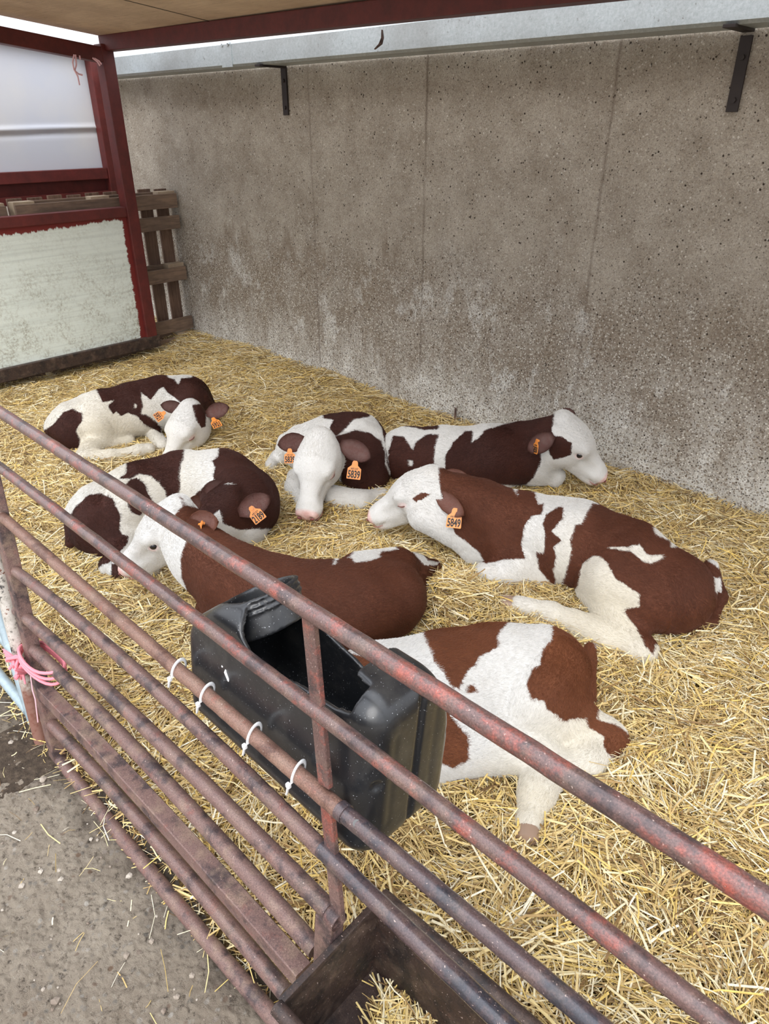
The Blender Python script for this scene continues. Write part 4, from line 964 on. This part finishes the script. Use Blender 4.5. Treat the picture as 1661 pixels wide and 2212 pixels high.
# cable ties
def cable(name,gxp,zr,label):
    e=empty(name,G(gxp,zr,0),label,'cable tie','white cable ties holding the feeder')
    b=MB(); pts=[]
    for t in np.linspace(-.3,math.pi+.9,15): pts.append(G(gxp+.004*math.cos(t),zr+.019*math.sin(t)+.001,-.0175*math.cos(t)+ .002))
    b.tube(pts,.0036,8,True,0,.4); b.build('strap',M['nylon'],e,True)
    c_=G(gxp,zr-.010,-.019); b=MB(); b.box(c_,(.0085,.007,.009),bev=.002); b.build('clasp',M['nylon'],e)
    b=MB(); b.tube([c_,c_+np.array([-.001,-.003,-.014]),c_+np.array([-.003,-.003,-.020])],[.0034,.0032,.0028],8,True,0,.4); b.build('tail',M['nylon'],e,True)
for (u,v),lab in (((385,1452),'white cable tie on the pipe at the left end of the feeder'),((447,1512),'white cable tie second from the left on the pipe below the feeder top'),((548,1596),'white cable tie round the pipe at the middle of the feeder'),((643,1678),'white cable tie round the pipe nearest the upright bar')):
    g_=gpt(u,v); cable('cable_tie',g_[0],float(np.polyval(R3,g_[0])),lab)
e=empty('cable_tie',G(*gpt(485,1452),.0),'short white cable tie loop through the upper front edge of the black feeder','cable tie','white cable ties holding the feeder')
b=MB(); P0=G(*gpt(487,1452,.03),.03); r_,u_,f_=cam_frame(P0) if 'cam_frame' in globals() else (RV,UV,-FV)
b.tube([P0+.012*u_-.004*r_,P0+.008*u_+.004*r_+.006*f_,P0+.007*f_+.004*r_*0,P0-.012*u_+.003*r_+.005*f_,P0-.016*u_+.004*r_],.0028,7); b.build('strap',M['nylon'],e,True)
# ---------------- loose straw ----------------
def straw_mesh(name,X,Y,Z,L,W,yaw,pitch,rnd,label,cat,parent=None,bend=None,seed=3):
    r=np.random.default_rng(seed); n=len(X)
    d=np.stack([np.cos(yaw)*np.cos(pitch),np.sin(yaw)*np.cos(pitch),np.sin(pitch)],-1)
    s=np.stack([-np.sin(yaw),np.cos(yaw),np.zeros(n)],-1); roll=r.normal(0,.5,n)
    up=np.cross(d,s); s2=s*np.cos(roll)[:,None]+up*np.sin(roll)[:,None]; up2=np.cross(d,s2)
    c=np.stack([X,Y,Z],-1); B=(r.normal(0,.05,n) if bend is None else bend)*L; B2=r.normal(0,.05,n)*L
    vs=np.empty((n,9,3))
    for i,t in enumerate((-.5,0,.5)):
        cen=c+d*(L*t)[:,None]+ (s2*B2[:,None]+up2*B[:,None])*(1-4*t*t)
        wd=W*(1 if i!=1 else 1.)/2
        vs[:,i*3+0]=cen-s2*wd[:,None]; vs[:,i*3+1]=cen+up2*(wd*.55)[:,None]; vs[:,i*3+2]=cen+s2*wd[:,None]
    base=np.array([[0,3,4,1],[1,4,5,2],[3,6,7,4],[4,7,8,5]])
    F=(np.arange(n)[:,None,None]*9+base[None]).reshape(-1,4)
    o=npmesh(name,vs.reshape(-1,3),F,M['straw'],parent,True)
    a=o.data.attributes.new('rnd','FLOAT','POINT'); a.data.foreach_set('value',np.repeat(rnd,9).astype(np.float32))
    if label: tag(o,label,cat)
    o['kind']='stuff'; return o
def scatter(name,n,x0,x1,y0,y1,zf,label,seed,Lr=(.018,.21),Wr=(.0014,.0060),lift=.042,dens=None,psd=.16,coh=True):
    r=np.random.default_rng(seed)
    X=r.uniform(x0,x1,n);Y=r.uniform(y0,y1,n)
    pj=proj(np.stack([X,Y,np.full(n,.08)],-1)); dep=(np.stack([X,Y,np.full(n,.08)],-1)-CO)@FV
    k=(pj[:,0]>-260)&(pj[:,0]<1661+260)&(pj[:,1]<2212+360)&(dep>.3); 
    if dens is not None: k&=dens(X,Y,r)
    X=X[k];Y=Y[k];n=len(X); L=Lr[0]+(Lr[1]-Lr[0])*r.beta(1.2,2.6,n); W=Wr[0]+(Wr[1]-Wr[0])*r.random(n)**2.2
    yaw=r.uniform(0,2*np.pi,n)
    if coh:
        cy=vnoise(X+30,Y+30,3.2,8)*6.3+vnoise(X+30,Y+30,9,9)*3; m_=r.random(n)<.45; yaw=np.where(m_,cy+r.normal(0,.35,n),yaw)
    pit=r.normal(0,psd,n); z=zf(X,Y)+r.random(n)**1.4*lift
    z=np.where(np.abs(np.sin(pit))*L*.5>z-.0,z+np.abs(np.sin(pit))*L*.3,z)
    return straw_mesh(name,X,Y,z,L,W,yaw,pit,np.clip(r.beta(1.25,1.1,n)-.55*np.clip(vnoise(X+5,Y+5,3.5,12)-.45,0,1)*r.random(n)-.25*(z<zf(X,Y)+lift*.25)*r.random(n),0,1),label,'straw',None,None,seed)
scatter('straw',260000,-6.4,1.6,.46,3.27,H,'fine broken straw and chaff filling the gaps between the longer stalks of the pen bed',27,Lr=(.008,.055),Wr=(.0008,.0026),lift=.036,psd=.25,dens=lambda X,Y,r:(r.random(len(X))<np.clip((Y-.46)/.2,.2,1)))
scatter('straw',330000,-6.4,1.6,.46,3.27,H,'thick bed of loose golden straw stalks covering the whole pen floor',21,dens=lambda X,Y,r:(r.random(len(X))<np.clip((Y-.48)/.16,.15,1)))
scatter('straw',800,-2.6,.3,-.3,.46,lambda X,Y:np.zeros_like(X)+.002,'thin straw stalks strewn on the yard concrete in front of the gate',22,lift=.006,psd=.03,Lr=(.015,.14),Wr=(.0010,.0032),dens=lambda X,Y,r:(r.random(len(X))<np.clip(.12+(Y-.05)*1.6,.1,.9)),coh=False)
scatter('straw',500,-2.3,-.5,.42,.52,lambda X,Y:np.zeros_like(X)+.002,'matted straw and chaff fringe under the lowest rail of the gate',23,lift=.012,psd=.06,Lr=(.02,.11),Wr=(.0016,.004),dens=lambda X,Y,r:(r.random(len(X))<np.clip((Y-.34)/.12,0.03,1)),coh=False)
scatter('straw',9000,TX+.03,1.0,f0+.01,f1-.005,lambda X,Y:np.full_like(X,.272)+.012*np.clip((X-TX)/.2,0,1),'pale straw lying inside the rusty feed trough',24,lift=.018,psd=.03,dens=lambda X,Y,r:(X-TX>.03+.55*(f1-Y)),Lr=(.04,.13),Wr=(.002,.004),coh=True)
# pebbles set in the yard
r=np.random.default_rng(5); b=MB()
for i in range(420):
    x=r.uniform(-2.2,.0);y=r.uniform(-.3,.42); s_=.0025+.009*r.random()**3.5
    bm=bmesh.new(); bmesh.ops.create_icosphere(bm,subdivisions=1,radius=s_)
    for v in bm.verts: v.co=Vector((v.co.x*r.uniform(.7,1.3),v.co.y*r.uniform(.7,1.2),v.co.z*.6))
    bm.verts.index_update(); b.add([(v.co.x+x,v.co.y+y,v.co.z+.002) for v in bm.verts],[[v.index for v in f.verts] for f in bm.faces]); bm.free()
m=NM('pebble',.8,spec=.3); c=m.ramp(m.noise(m.co(),9,2,.5),[(.35,(.14,.10,.075)),(.5,(.30,.25,.20)),(.62,(.42,.37,.31))]); m.col(c)
o=b.build('pebbles',m.mat); tag(o,'small pale and brown pebbles bedded in the worn yard concrete','pebbles',kind='stuff')

# small odd things
e=empty('iron_peg',at(983,905,'y',3.24),'short rusty iron peg sticking out of the straw at the wall foot','peg')
P=at(983,905,'y',3.24); b=MB(); b.tube([P-np.array([0,0,.06]),P+np.array([0,0,.07])],.007,8); b.build('pin',M['rust'],e,True)
P=at(822,88,'y',2.79); e=empty('rusty_scrap',P,'curled scrap of rusty metal hanging under the red roof beam','scrap')
b=MB(); b.tube([P+np.array([.01,.0,.04]),P+np.array([.012,0,.01]),P+np.array([.0,0,-.012]),P+np.array([-.035,0,-.03])],[.006,.010,.013,.007],8,True,0,.25); b.build('curled_strip',M['rust'],e,True)
